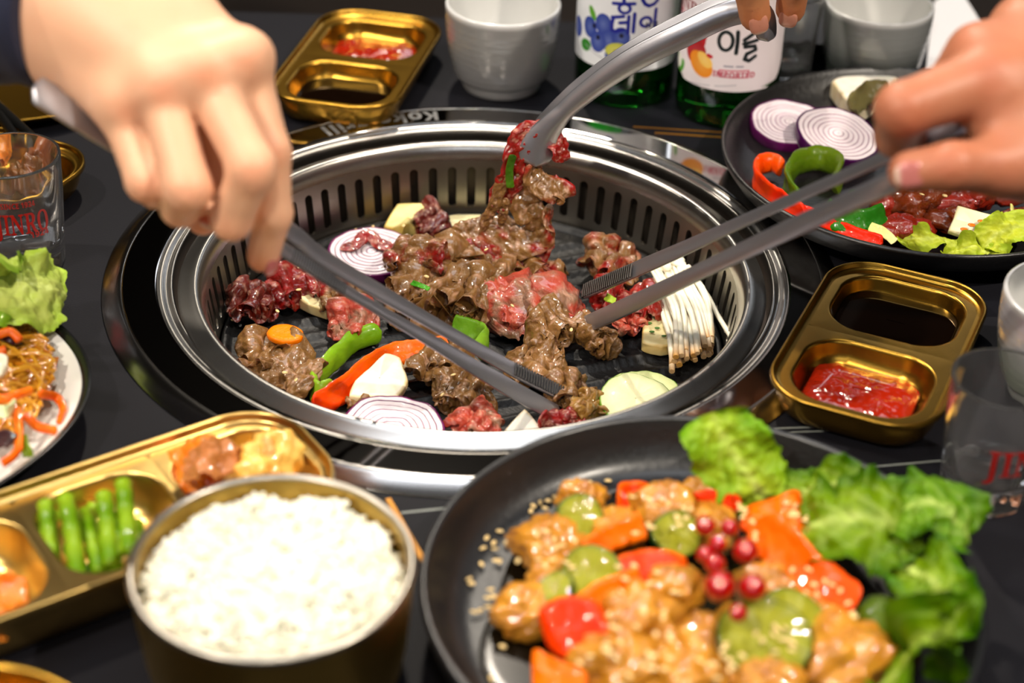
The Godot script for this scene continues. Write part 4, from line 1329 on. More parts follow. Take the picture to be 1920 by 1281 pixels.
	slice("mushroom_slice", "cream mushroom block behind the upper onion slice", "mushroom", [Vector3(-4.98, -2.1, -11.11), Vector3(-3.02, -2.1, -11.23), Vector3(-2.95, -2.8, -9.87), Vector3(-4.12, -2.9, -10.1), Vector3(-5.19, -2.9, -9.39), Vector3(-5.68, -2.8, -9.57)], 0.9, lin(0.88, 0.82, 0.55), lin(0.85, 0.7, 0.3), 6.0, {"soft": 0.3})
	slice("mushroom_slice", "thin pale slice at the back of the plate behind the raised beef", "mushroom", [Vector3(-2.81, -3.1, -10.92), Vector3(-1.61, -3.1, -11.64), Vector3(0.01, -3.1, -11.81), Vector3(1.16, -3.1, -11.42), Vector3(0.86, -3.1, -10.36), Vector3(-0.89, -3.1, -9.74), Vector3(-2.34, -3.1, -9.91)], 0.4, lin(0.9, 0.86, 0.68), tan, 7.0)
	slice("mushroom_slice", "small pale piece beside the long brown beef at the plate's centre", "mushroom", [Vector3(0.66, -2.9, -2.5), Vector3(1.2, -2.9, -2.7), Vector3(1.98, -2.9, -1.61), Vector3(1.7, -2.9, -0.75), Vector3(1.09, -2.9, -1)], 0.4, cream, tan, 8.0)
	slice("onion_piece", "squarish white onion piece at the front rim", "onion", [Vector3(2.95, -2.2, 9.57), Vector3(3.79, -2.7, 10.5), Vector3(3.15, -2.9, 11.08), Vector3(2.07, -2.8, 11.35), Vector3(1.9, -2.7, 10.87)], 0.4, lin(0.9, 0.88, 0.84), lin(0.86, 0.76, 0.58), 9.0, {"soft": 0.3})
	slice("pancake_piece", "pale herbed pancake piece beside the enoki bunch", "pancake", [Vector3(9.61, -2.8, -1.04), Vector3(10.5, -2.8, -0.87), Vector3(11.07, -2.8, 0.63), Vector3(11.39, -2.8, 2.21), Vector3(10.31, -2.8, 2.69), Vector3(9.29, -2.8, 2.22)], 0.7, lin(0.87, 0.81, 0.6), lin(0.8, 0.66, 0.36), 10.0, {"soft": 0.4})
	for k in 6:
		var hb := MB.new()
		lump(hb, [Vector3(9.77, -2.7, 0.53), Vector3(10.1, -2.7, -0.25), Vector3(10.16, -2.7, 1), Vector3(10.5, -2.7, 1.78), Vector3(9.85, -2.7, 1.39), Vector3(10.7, -2.7, 0.81)][k], Vector3(0.16, 0.05, 0.09), {"nu": 6, "nv": 8, "seed": k})
		hb.tint = Color.WHITE
		obj("herb_flake", hb, mat("herb_green", Color(0.22, 0.42, 0.08), 0.5), "tiny green herb flake on the pancake piece", "herb", "herb flakes on the pancake")
	zucchini("pale zucchini slice in front, lying over another at the right front", Vector3(8.7, -2.55, 7.93), 1.95, 2.0, Vector3(0.02, 1, 0.1).normalized(), 0.45, 1.0, lin(0.95, 0.94, 0.76), lin(0.36, 0.55, 0.1))
	zucchini("pale zucchini slice partly covered, behind the front zucchini slice", Vector3(9.18, -2.9, 6.88), 1.95, 2.0, Vector3(0, 1, 0.02).normalized(), 0.4, 3.0, lin(0.92, 0.93, 0.7), lin(0.34, 0.54, 0.08))
	# enoki bunch
	var o := thing("enoki_bunch", "bunch of long white enoki mushrooms at the right of the grill", "mushroom", Vector3(12.66, -3.45, -1.11))
	rng.seed = 77
	var white := lin(0.93, 0.9, 0.82)
	var brown := lin(0.8, 0.58, 0.28)
	for k in 58:
		var f := k / 57.0
		var lay := (k * 7 % 5) / 4.0
		var b: Vector3 = Vector3(10.96, -3.2, 4.02).lerp(Vector3(14.16, -3.2, 1.46), clampf(f + rng.randf_range(-0.05, 0.05), 0, 1)) + Vector3(rng.randf_range(-0.3, 0.3), lay * 0.75, rng.randf_range(-0.5, 0.5))
		var t: Vector3 = Vector3(10.18, -2.8, -2.87).lerp(Vector3(12.74, -2.8, -4.88), clampf(f * 0.9 + rng.randf_range(-0.1, 0.1), 0, 1)) + Vector3(rng.randf_range(-0.2, 0.2), 0.3 + lay * 0.75, rng.randf_range(-0.9, 0.5))
		var m := b.lerp(t, 0.5) + Vector3(0.35 * sin(k * 1.3) + 0.3, 0.25 * lay + 0.15, 0.1)
		for q in 3:
			var e: Vector3 = [b, m, t][q]
			var rr := Vector2(e.x, e.z - GZ)
			if rr.length() > 13.1: rr = rr.normalized() * 13.1
			e = Vector3(rr.x, e.y, rr.y + GZ)
			if q == 0: b = e
			elif q == 1: m = e
			else: t = e
		var mb := MB.new()
		var pts := spline([b, b.lerp(m, 0.55) + Vector3(0.1, 0.05, 0), m, m.lerp(t, 0.6), t], 14)
		var rad := []
		var cols := []
		for i in 15:
			rad.append(lerpf(0.165, 0.115, i / 14.0) * (1.0 + 0.1 * sin(i * 1.7 + k)))
			cols.append(brown.lerp(white, clampf(i / 2.5 + rng.randf() * 0.3, 0, 1)))
		mb.tube(pts, rad, 8, cols)
		part("stem", mb, M.mushroom, o)
		if k % 3 == 0:
			var cb := MB.new()
			cb.tint = lin(0.94, 0.91, 0.82)
			lump(cb, t, Vector3(0.27, 0.22, 0.27), {"nu": 8, "nv": 12, "amp": 0.08, "seed": k})
			part("cap", cb, M.mushroom, o)
	for k in 2:
		var mb := MB.new()
		var c: Array = [white, white, white, white, white]
		mb.tube([[Vector3(10.71, -1.5, -3.68), Vector3(11.12, -1.5, -4.06), Vector3(11.55, -1.6, -3.96), Vector3(11.96, -1.8, -3.96), Vector3(12.44, -2.1, -3.95)], [Vector3(12.11, -1.7, -3.98), Vector3(12.62, -1.8, -2.43), Vector3(13.16, -2.1, -1.25), Vector3(13.54, -2.4, -0.08), Vector3(14.27, -2.7, 2.1)]][k], [0.16, 0.14, 0.14, 0.14, 0.15], 8, c)
		part("stem", mb, M.mushroom, o)
		if k == 0:
			for q in [Vector3(10.84, -1.4, -3.41), Vector3(11, -1.4, -4.12)]:
				var cb := MB.new()
				cb.tint = lin(0.95, 0.92, 0.84)
				lump(cb, q, Vector3(0.3, 0.26, 0.3), {"nu": 8, "nv": 12, "amp": 0.1, "seed": k})
				part("cap", cb, M.mushroom, o)
	var first: MeshInstance3D = null
	rng.seed = 5
	for p in [Vector3(-9.61, -1.4, 0.32), Vector3(-10.58, -1.7, 2.08), Vector3(-9.47, -1.8, 7.74), Vector3(-8.83, -1.9, 8.24), Vector3(-13.29, -3.4, 0.45), Vector3(-0.79, -1.9, 7.38), Vector3(-1.26, -2, 9.03), Vector3(0.62, -0.1, -2.4), Vector3(-4.33, -1.5, -7.21), Vector3(-6.28, -2.7, -9.05), Vector3(-7.26, -2.7, -8.61), Vector3(5.32, -0.5, 4.89), Vector3(2.14, -1, 1.93), Vector3(-2.58, -0.4, 0.14)]: 
		first = seed_at(first, p, "pale sesame seed stuck to the meat on the grill", "sesame seeds on the grill")

func seed_at(first: MeshInstance3D, p: Vector3, label: String, group: String) -> MeshInstance3D:
	if first == null:
		var mb := MB.new()
		lump(mb, Vector3.ZERO, Vector3(0.17, 0.06, 0.1), {"nu": 7, "nv": 10, "amp": 0.1})
		first = obj("sesame_seed", mb, M.sesame, label, "sesame seed", group)
		first.transform = Transform3D(Basis(Vector3.UP, rng.randf() * TAU), p * CM)
		return first
	copy_of(first, p, Basis(Vector3.UP, rng.randf() * TAU) * Basis(Vector3.RIGHT, rng.randf_range(-0.5, 0.5)))
	return first

# ---------------------------------------------------------------- raw platter at the right
func raw_platter():
	onion("onion_slice", "bright white-topped red onion slice on the raw platter, nearest the bottles", Vector3(18.78, 1.9, -15.57), 2.45, Vector3(0.05, 1, 0.12).normalized(), 0.9, 11.0, lin(0.36, 0.05, 0.32), 1.0)
	onion("onion_slice", "red onion slice overlapping the other one on the raw platter, nearer the right hand", Vector3(21.37, 2.5, -12.99), 2.5, Vector3(0.12, 1, 0.2).normalized(), 0.9, 13.0, lin(0.25, 0.04, 0.26), 0.9)
	slice("mushroom_chunk", "thick white mushroom chunk at the back of the raw platter", "mushroom", [Vector3(21.91, 2.6, -20.2), Vector3(22.69, 2.6, -20.96), Vector3(24.43, 2.6, -21.23), Vector3(26.28, 2.6, -21.13), Vector3(25.08, 2.6, -18.87), Vector3(23.44, 2.6, -16.81), Vector3(22.58, 2.6, -17.2)], 1.3, lin(0.94, 0.92, 0.88), lin(0.86, 0.78, 0.6), 3.0, {"soft": 0.5, "bev": 0.2})
	strip("mushroom_slice", "wavy olive-brown mushroom piece between the right onion and the hand", "mushroom", [Vector3(22.36, 3, -15.26), Vector3(23.04, 3.2, -16.37), Vector3(23.9, 3.3, -17.19), Vector3(25, 3.3, -17.26)], Vector3(0.2, 0.6, -0.8), 0.75, lin(0.45, 0.42, 0.26), lin(0.36, 0.33, 0.2), 4.0, {"ruf": 0.3, "th": 0.3})
	strip("pepper_strip", "orange-red pepper curl at the left of the raw platter", "pepper", [Vector3(17.58, 1.9, -9.29), Vector3(17.16, 1.9, -10.05), Vector3(16.43, 1.9, -9.61), Vector3(16.1, 1.9, -8.15), Vector3(16.57, 1.9, -6.65), Vector3(17.4, 1.9, -5.33), Vector3(18.38, 1.9, -3.92)], Vector3(0, 0.9, -0.4), 0.6, lin(0.86, 0.3, 0.05), lin(0.85, 0.12, 0.03), 5.0)
	strip("pepper_strip", "green pepper curl beside the orange-red curl on the raw platter", "pepper", [Vector3(20.35, 2, -7.21), Vector3(20.94, 2, -9.31), Vector3(20.26, 2, -10.59), Vector3(19.06, 2, -10.25), Vector3(18.06, 2, -8.61), Vector3(17.81, 2, -6.92), Vector3(18.24, 2, -5.32)], Vector3(0, 0.9, -0.4), 0.75, lin(0.34, 0.42, 0.07), lin(0.28, 0.4, 0.06), 6.0)
	strip("pepper_strip", "straight red pepper strip along the near rim of the raw platter", "pepper", [Vector3(17.88, 1.9, -4.74), Vector3(19.22, 1.9, -3.49), Vector3(20.54, 1.9, -2.27), Vector3(22.28, 1.9, -1.1)], Vector3(0, 0.7, -0.7), 0.4, lin(0.85, 0.13, 0.03), lin(0.85, 0.15, 0.03), 7.0)
	strip("pepper_strip", "dark green pepper piece lying behind the straight red pepper strip", "pepper", [Vector3(19.46, 2.3, -3.89), Vector3(20.28, 2.3, -2.86), Vector3(21.43, 2.3, -2.69), Vector3(22.68, 2.3, -3.48)], Vector3(0, 0.75, -0.65), 0.75, lin(0.16, 0.42, 0.05), lin(0.12, 0.36, 0.05), 8.0)
	var k := 0
	for s in [["red glazed raw meat chunk beside the green pepper piece", "raw", Vector3(23.24, 1.3, -5.83), Vector3(24.57, 1.3, -6.53), 1.2, 2.2], ["brown glazed raw meat chunk in the middle of the platter", "dark", Vector3(24.31, 1.3, -4.97), Vector3(26.93, 1.3, -6.05), 1.6, 2.9], ["red raw meat chunk at the near edge of the platter's meat", "raw", Vector3(23.09, 1.2, -3.28), Vector3(24.52, 1.2, -2.89), 1.0, 1.6], ["dark raw meat slice under the thumb of the right hand", "dark", Vector3(25.63, 1.8, -6.01), Vector3(28.52, 1.8, -6.81), 1.4, 2.3], ["brown raw meat slice behind the white mushroom square", "dark", Vector3(25.98, 1.3, -4.17), Vector3(27.56, 1.3, -4.56), 1.1, 1.8], ["long red raw meat slice below the heel of the right hand", "raw", Vector3(27.23, 1.8, -4.88), Vector3(30.57, 2, -6.58), 1.2, 2.0], ["dark red raw meat at the right edge of the platter", "dark", Vector3(28.66, 1.4, -2.68), Vector3(30.87, 1.4, -3.99), 1.3, 1.8]]:
		var ck := MB.new()
		var c0 := lin(0.5, 0.2, 0.06) if s[1] == "dark" else lin(0.56, 0.14, 0.06)
		var c1 := lin(0.3, 0.1, 0.03) if s[1] == "dark" else lin(0.42, 0.08, 0.04)
		var dd: Vector3 = s[3] - s[2]
		dd.y = 0
		for q in 3:
			var ct: Vector3 = s[2].lerp(s[3], q * 0.5) + Vector3(0.25 * sin(k * 2.0 + q), s[5] * (0.28 + 0.14 * (q % 2)), 0.3 * cos(k * 3.0 + q * 2.0))
			lump(ck, ct, Vector3(dd.length() * 0.3 + 0.55, s[5] * 0.36, s[4] * 0.75), {"basis": dir_basis(dd.rotated(Vector3.UP, 0.5 * sin(k + q * 2.1))), "amp": 0.5, "fq": 0.55, "amp2": 0.2, "fq2": 1.3, "seed": k * 4.0 + q, "nu": 26, "nv": 36, "col": plain_col(c1, c0, 0.9, k)})
		obj("raw_meat", ck, M.meat, s[0], "raw meat")
		k += 1
	slice("mushroom_slice", "white square mushroom slice with orange sauce drops on the raw meat", "mushroom", [Vector3(26.49, 3.4, -2.96), Vector3(27.71, 3.3, -2.5), Vector3(28.71, 3.2, -2.14), Vector3(28.53, 2.5, -1.83), Vector3(28.21, 2, -1.28), Vector3(27.04, 2.2, -1.45), Vector3(25.92, 2.4, -1.85), Vector3(26.19, 3, -2.23)], 0.45, lin(0.92, 0.89, 0.76), lin(0.86, 0.8, 0.6), 5.0, {"soft": 0.15, "up": Vector3(-0.1, 0.85, 0.5).normalized()})
	for q in 3:
		var d := MB.new()
		lump(d, [Vector3(27.06, 2.95, -1.55), Vector3(27.62, 3.05, -1.81), Vector3(26.65, 2.75, -1.4)][q], Vector3(0.22, 0.06, 0.2), {"nu": 6, "nv": 10})
		obj("sauce_drop", d, mat("drop", Color(0.8, 0.42, 0.08), 0.15), "orange sauce drop on the white mushroom square", "sauce drop", "sauce drops on the mushroom square")
	var pale := lin(0.72, 0.74, 0.2)
	var lime := lin(0.6, 0.7, 0.16)
	leaf("crumpled pale lettuce shred at the near rim of the raw platter, leftmost", [Vector3(23.53, 1.6, -2.26), Vector3(24.41, 2.2, -1.06), Vector3(25.63, 2, -1.19), Vector3(26.45, 1.8, -0.71)], Vector3(0, 0.3, -0.9), 0.6, 3.0, pale, lime, {"nu": 48, "nv": 24})
	leaf("crumpled pale lettuce shred at the near rim, under the white mushroom square", [Vector3(25.61, 1.6, -0.72), Vector3(26.6, 2.2, -0.33), Vector3(27.76, 2, -0.17), Vector3(28.97, 1.8, -0.3)], Vector3(0, 0.3, -0.9), 0.65, 4.0, pale, lime, {"nu": 48, "nv": 24})
	leaf("curled yellow-green lettuce piece beside the right cup", [Vector3(27.72, 1.9, -0.62), Vector3(28.44, 2.6, -1.19), Vector3(29.49, 2.9, -1.6), Vector3(30.77, 2.6, -2.49)], Vector3(0.2, 0.6, -0.8), 1.0, 5.0, pale, lime, {"nu": 48, "nv": 24})
	leaf("small dark green herb sprig behind the green pepper piece", [Vector3(20.63, 1.8, -4.97), Vector3(21.13, 2.4, -4.78), Vector3(21.86, 2.6, -4.84)], Vector3(0, 0.5, -0.8), 0.5, 6.0, lin(0.25, 0.45, 0.1), lin(0.15, 0.36, 0.06), {"nu": 36, "nv": 20, "ruf": 0.5, "rufk": 5.0})
	for s in [["pale bean sprout lying across the near rim of the platter", [Vector3(21.6, 2.4, -1.94), Vector3(22.29, 2.3, -1.57), Vector3(22.92, 2, -1.03)]], ["pale cabbage shred beside the thumb of the right hand", [Vector3(23.98, 2.7, -6.03), Vector3(24.59, 2.7, -5.69), Vector3(25.35, 2.9, -5.75)]], ["yellowish cabbage shred above the red meat chunk", [Vector3(23.47, 2.6, -6.94), Vector3(24.05, 2.7, -6.47), Vector3(24.45, 2.6, -5.49)]], ["thin white sprout at the right edge of the platter", [Vector3(29.82, 2.8, -3.99), Vector3(29.68, 2.8, -2.67), Vector3(30.33, 2.7, -2.59)]], ["yellow cabbage shred left of the red raw meat", [Vector3(22.38, 1.6, -6.04), Vector3(22.77, 1.7, -5.52), Vector3(23.2, 1.8, -5.61)]]]:
		strip("vegetable_shred", s[0], "vegetable shred", s[1], Vector3(0, 0.5, -0.8), 0.27, lin(0.85, 0.82, 0.45), lin(0.88, 0.84, 0.6), 9.0, {"th": 0.16})
	var first: MeshInstance3D = null
	rng.seed = 9
	for p in [Vector3(28.2, 4, -3.31), Vector3(28.6, 4, -3.7), Vector3(29.01, 4, -3.97), Vector3(29.3, 4, -4.23), Vector3(28.65, 3.9, -3.28), Vector3(29.3, 4, -3.68), Vector3(28.06, 4, -3.67), Vector3(25.86, 3.6, -3.53), Vector3(24.57, 3.6, -3.57), Vector3(25.72, 3.5, -5.11)]:
		first = seed_at(first, p, "pale sesame seed on the raw meat of the platter", "sesame seeds on the raw platter")

# ---------------------------------------------------------------- noodles at the left
func noodle_plate():
	var c := Vector3(-26.2, 1.0, 15.0)
	rng.seed = 21
	var mb := MB.new()
	for k in 300:
		var a := rng.randf() * TAU
		var r := 6.5 * sqrt(rng.randf())
		var p := Vector3(cos(a) * r, 0, sin(a) * r)
		var d := rng.randf() * TAU
		var pts := []
		var cols := []
		var lay := rng.randf()
		var amber := lin(0.7, 0.4, 0.05).lerp(lin(0.88, 0.62, 0.18), rng.randf())
		for i in 15:
			var rr := Vector2(p.x, p.z).length()
			var top := 0.25 + 2.3 * (1.0 - pow(minf(rr / 7.0, 1.0), 2))
			var pr := Vector2(c.x + p.x + 28.3, c.z + p.z - 16.2).length()
			pts.append(c + Vector3(p.x, maxf(0.0, (pr - 7.0) * 0.42) + top * (0.55 + 0.45 * lay) + 0.12 * n3(p, 0.8, k), p.z))
			cols.append(amber)
			d += 0.9 * n3(Vector3(p.x, k * 3.0, p.z), 0.5)
			if rr > 6.4: d = lerp_angle(d, atan2(-p.z, -p.x), 0.6)
			p += Vector3(cos(d), 0, sin(d)) * 0.55
		mb.tube(pts, 0.13, 6, cols)
	var o := obj("glass_noodles", mb, M.noodle, "tangled amber glass noodles heaped on the white plate", "noodles")
	o.set_meta("kind", "stuff")
	var ci := 0
	var carrot := lin(0.88, 0.3, 0.02)
	for s in [[Vector3(-23.41, 3, 9.49), Vector3(-22.5, 3, 9.44), Vector3(-21.85, 2.8, 9.73), Vector3(-21.65, 2.6, 10.23)], [Vector3(-22.41, 3.4, 12.73), Vector3(-21.8, 3.5, 12.57), Vector3(-21.29, 3.2, 12.92)], [Vector3(-21.29, 3.2, 17.75), Vector3(-20.41, 3.4, 17.74), Vector3(-19.78, 3.2, 16.91)], [Vector3(-19.7, 2.6, 16.32), Vector3(-19.08, 2, 15.74), Vector3(-18.63, 1.8, 16.42), Vector3(-18.65, 1.8, 17.43)], [Vector3(-20.17, 3.2, 18.32), Vector3(-19.78, 3, 19.46), Vector3(-19.57, 2.5, 20.76)], [Vector3(-19.9, 2.8, 18.17), Vector3(-19.32, 2.2, 18.34), Vector3(-18.46, 1.9, 18.22)], [Vector3(-22.04, 3.4, 14.17), Vector3(-21.63, 3.5, 14.07)], [Vector3(-20.06, 2.5, 21.57), Vector3(-19.73, 2.5, 20.97), Vector3(-19.53, 2.6, 20.3)]]:
		var m := MB.new()
		sheet(m, s, Vector3(0.3, 0.6, -0.7), {"w": 0.22, "th": 0.26, "crum": 0.08, "jag": 0.1, "nu": 20, "nv": 6, "t0": 0.08, "t1": 0.08, "col": plain_col(carrot, lin(0.92, 0.48, 0.1), 1.0, 2.0)})
		obj("carrot_strip", m, M.veg, "orange carrot strip on the glass noodles, " + ["curving at the top under the lettuce", "at the left below the topmost curved strip", "lying level across the middle", "hooked at the right edge of the heap", "upright, hanging down from the level strip", "slanting right below the hooked strip", "short, at the left edge above the middle", "lowest, bending at the bottom of the heap"][ci], "carrot", "carrot strips in the glass noodles")
		ci += 1
	for s in [["white onion piece on the glass noodles at the photo's left edge", [Vector3(-21.81, 3.7, 15.93), Vector3(-21.41, 3.8, 15.79), Vector3(-21.12, 3.7, 16.41)], 0.5, lin(0.9, 0.9, 0.82)], ["green onion piece on the glass noodles under the lettuce", [Vector3(-22.71, 3.6, 11.55), Vector3(-22.41, 3.6, 11.72), Vector3(-22.18, 3.4, 11.68)], 0.35, lin(0.5, 0.68, 0.15)], ["pale translucent onion curl low on the glass noodles", [Vector3(-20.91, 3.5, 19.06), Vector3(-20.39, 3.5, 19.04), Vector3(-20.28, 3.4, 18.27)], 0.3, lin(0.8, 0.85, 0.65)], ["dark purple cabbage strip in the glass noodles", [Vector3(-22.66, 3, 11.95), Vector3(-22.01, 3.1, 12.44), Vector3(-21.64, 2.9, 12.49)], 0.25, lin(0.22, 0.1, 0.12)], ["dark wood-ear strip at the bottom of the glass noodles", [Vector3(-20.66, 2.8, 20.43), Vector3(-20.22, 2.9, 20.23), Vector3(-19.91, 2.7, 20.26)], 0.4, lin(0.2, 0.1, 0.1)], ["green chive piece among the glass noodles near the rim", [Vector3(-19.64, 2.4, 19.44), Vector3(-19.38, 2.3, 20.1), Vector3(-19.29, 2, 20.41)], 0.25, lin(0.45, 0.55, 0.1)]]:
		strip("vegetable_piece", s[0], "vegetable", s[1], Vector3(0.2, 0.6, -0.7), s[2], s[3], s[3] * 0.9, 3.0, {"th": 0.2})
	leaf("frilled pale green lettuce leaf reaching over the white plate's rim", [Vector3(-24.76, 3.2, 9.29), Vector3(-23.29, 3.8, 9.57), Vector3(-21.72, 3.9, 9.49), Vector3(-20.66, 3.4, 8.63), Vector3(-20.24, 2.8, 8.2)], Vector3(0, 0.35, -1), 2.1, 11.0, lin(0.82, 0.86, 0.46), lin(0.62, 0.75, 0.2), {"ruf": 0.6})
	leaf("upright green lettuce leaf behind the frilled leaf at the left edge", [Vector3(-24.61, 3, 8.96), Vector3(-23.67, 4, 9.02), Vector3(-22.73, 5, 9.09), Vector3(-22.06, 5.4, 8.96)], Vector3(0.8, 0.3, -0.5), 2.2, 12.0, lin(0.74, 0.82, 0.36), lin(0.52, 0.7, 0.14), {"ruf": 0.7})

# ---------------------------------------------------------------- side dishes
func side_dishes():
	var bi := 0
	for s in [[Vector3(-17.54, 2.6, 24.27), Vector3(-17.07, 2.2, 25.83), Vector3(-16.48, 1.5, 27.78)], [Vector3(-16.57, 3.2, 24.54), Vector3(-15.89, 2.8, 26.5), Vector3(-15.34, 1.8, 28.41)], [Vector3(-17.39, 1.6, 23.75), Vector3(-17.65, 1.4, 24.89), Vector3(-17.59, 1.2, 26.05)], [Vector3(-14.99, 3.2, 24.28), Vector3(-14.56, 2.8, 25.91), Vector3(-14.17, 2, 27.59)], [Vector3(-14.34, 3.2, 23.44), Vector3(-13.94, 2.8, 24.99), Vector3(-13.59, 1.8, 26.58)], [Vector3(-14.26, 2.4, 24.69), Vector3(-14.15, 2.2, 26.04), Vector3(-14.1, 1.6, 27.45)], [Vector3(-15.86, 2.2, 24.34), Vector3(-15.22, 2.2, 26.09), Vector3(-14.65, 1.6, 27.61)], [Vector3(-15.68, 1.4, 27.02), Vector3(-14.83, 1.3, 27.54), Vector3(-14.11, 1.2, 27.26)], [Vector3(-17.94, 1.2, 24.94), Vector3(-17.49, 1.1, 25.93), Vector3(-16.94, 1, 26.62)], [Vector3(-13.83, 1.6, 24.23), Vector3(-13.64, 1.4, 25.06), Vector3(-13.58, 1.2, 25.94)], [Vector3(-16.31, 1.2, 27.7), Vector3(-15.43, 1.2, 27.86), Vector3(-14.4, 1.2, 26.94)], [Vector3(-15.69, 1.6, 23.23), Vector3(-16.15, 1.4, 24.46), Vector3(-16.29, 1.2, 25.99)]]:
		var m := MB.new()
		var pts := spline(s, 16)
		var rad := []
		var cols := []
		for i in 17:
			rad.append(0.37 * (1.0 + 0.09 * sin(i * 1.9)) * (0.75 if i == 0 or i == 16 else 1.0))
			cols.append(lin(0.34, 0.5, 0.04).lerp(lin(0.5, 0.63, 0.11), 0.5 + 0.5 * sin(i * 0.8)))
		m.tube(pts, rad, 12, cols)
		obj("green_bean", m, M.veg, "green bean in the side dish tray, " + ["the upright one furthest left at the top", "the tallest one in the left half", "lying under the two tallest left ones", "the upright one left of the top right bean", "the topmost one at the right", "tucked beside the topmost right one", "short, in the gap between left and right beans", "crossing the lower middle", "short, at the lower left edge", "short, at the right edge beside the rice bowl", "crossing lowest at the bottom rim", "buried slanting under the middle beans"][bi], "green bean", "green beans in the side dish tray")
		bi += 1
	var orange := lin(0.88, 0.4, 0.05)
	var amber := lin(0.88, 0.56, 0.15)
	var ivory := lin(0.95, 0.82, 0.44)
	for s in [["orange kimchi leaf at the left of the kimchi pocket", [Vector3(-13.11, 1.6, 21.41), Vector3(-12.27, 2.2, 21.18), Vector3(-11.33, 2.4, 21.08), Vector3(-10.45, 2, 20.83)], 1.3, orange, amber], ["rough pinkish kimchi piece standing in the middle of the kimchi pocket", [Vector3(-11.92, 2.4, 21.8), Vector3(-11.01, 3.4, 21.91), Vector3(-10.26, 3.2, 21.61), Vector3(-9.97, 2.4, 21.52)], 1.0, lin(0.8, 0.5, 0.3), lin(0.66, 0.42, 0.2)], ["pale ivory kimchi piece at the right of the kimchi pocket", [Vector3(-10.21, 1.8, 20.95), Vector3(-9.16, 2.9, 21.17), Vector3(-7.98, 2.8, 21.29), Vector3(-7.13, 1.8, 20.8)], 1.4, ivory, amber], ["small pale kimchi tip at the back of the kimchi pocket", [Vector3(-9.09, 2.2, 20.24), Vector3(-8.53, 3.3, 20.49), Vector3(-7.95, 2.8, 20.58)], 0.8, lin(0.9, 0.66, 0.42), amber], ["orange-red kimchi bottom piece beside the rice bowl", [Vector3(-12.65, 1.4, 22.08), Vector3(-11.52, 1.6, 21.71), Vector3(-10.17, 1.5, 21.33)], 1.1, orange, lin(0.75, 0.25, 0.04)], ["orange kimchi piece in the side dish tray's left pocket", [Vector3(-18.8, 1.2, 30.25), Vector3(-17.91, 1.8, 30.08), Vector3(-17.42, 1.2, 29.71)], 1.4, orange, amber], ["brown kimchi leaf in the left tray seen through the shot glass", [Vector3(-26.47, 2, -5.55), Vector3(-25.1, 2.8, -5.28), Vector3(-23.85, 2.2, -6.1)], 1.2, lin(0.55, 0.28, 0.05), lin(0.42, 0.25, 0.06)], ["olive-brown kimchi leaf in the left tray behind the shot glass", [Vector3(-26.71, 2.2, -4.22), Vector3(-25.16, 3, -3.78), Vector3(-24.43, 2.2, -4.68)], 1.2, lin(0.36, 0.25, 0.05), lin(0.5, 0.27, 0.05)], ["orange kimchi tip above the glass rim at the left edge", [Vector3(-28.02, 2.2, -7), Vector3(-27.23, 3, -6.7), Vector3(-26.86, 2.4, -7.35)], 0.9, orange, amber]]:
		var m := MB.new()
		sheet(m, s[1], Vector3(0.3, 0.4, -0.8), {"w": s[2], "th": 0.3, "crum": 0.5, "jag": 0.4, "seed": s[2] * 7.0 + s[1][0].x, "nu": 36, "nv": 16, "col": plain_col(s[3], s[4], 0.8, s[1][0].x)})
		obj("kimchi_piece", m, M.meat, s[0], "kimchi")

func rice():
	var c := Vector3(-6.83, 0, 31.1)
	var o := thing("rice", "heaped white steamed rice in the round gold bowl", "rice", c + Vector3(0, 0.8, 0))
	var hgt := func(x: float, z: float) -> float:
		var r := Vector2(x, z).length()
		return 5.35 - 0.9 * smoothstep(3.6, 5.0, r) + 0.9 * n3(Vector3(x, 0, z), 0.4, 3.0) + 0.5 * n3(Vector3(x, 0, z), 0.9, 5.0) + 0.55 * smoothstep(3.0, 0.5, r)
	var mb := MB.new()
	var rows := []
	for i in 30:
		var r := 4.95 * i / 29.0 + 0.01
		var row := PackedVector3Array()
		for j in 64:
			var a := TAU * j / 64
			row.append(c + Vector3(cos(a) * r, hgt.call(cos(a) * r, sin(a) * r) - 0.12, sin(a) * r))
		rows.append(row)
	var low := PackedVector3Array()
	for j in 64: low.append(c + Vector3(cos(TAU * j / 64) * 4.2, 0.85, sin(TAU * j / 64) * 4.2))
	rows.append(low)
	mb.grid(rows, true)
	part("mound", mb, M.rice, o)
	var g := MB.new()
	lump(g, Vector3.ZERO, Vector3(0.36, 0.125, 0.14), {"nu": 7, "nv": 10, "amp": 0.08})
	var mm := MultiMesh.new()
	mm.transform_format = MultiMesh.TRANSFORM_3D
	mm.mesh = g.build()
	mm.instance_count = 3200
	rng.seed = 33
	for k in 3200:
		var a := rng.randf() * TAU
		var r := 4.95 * sqrt(rng.randf())
		var p := Vector3(cos(a) * r, 0, sin(a) * r)
		p.y = hgt.call(p.x, p.z) + rng.randf_range(-0.1, 0.2)
		var b := Basis(Vector3.UP, rng.randf() * TAU) * Basis(Vector3.BACK, rng.randf_range(-0.8, 0.8))
		mm.set_instance_transform(k, Transform3D(b, (c + p - Vector3(0, 0, 0)) * CM - o.position))
	var n := MultiMeshInstance3D.new()
	n.name = "rice_grains"
	n.multimesh = mm
	n.material_override = M.rice
	n.set_meta("kind", "stuff")
	o.add_child(n)

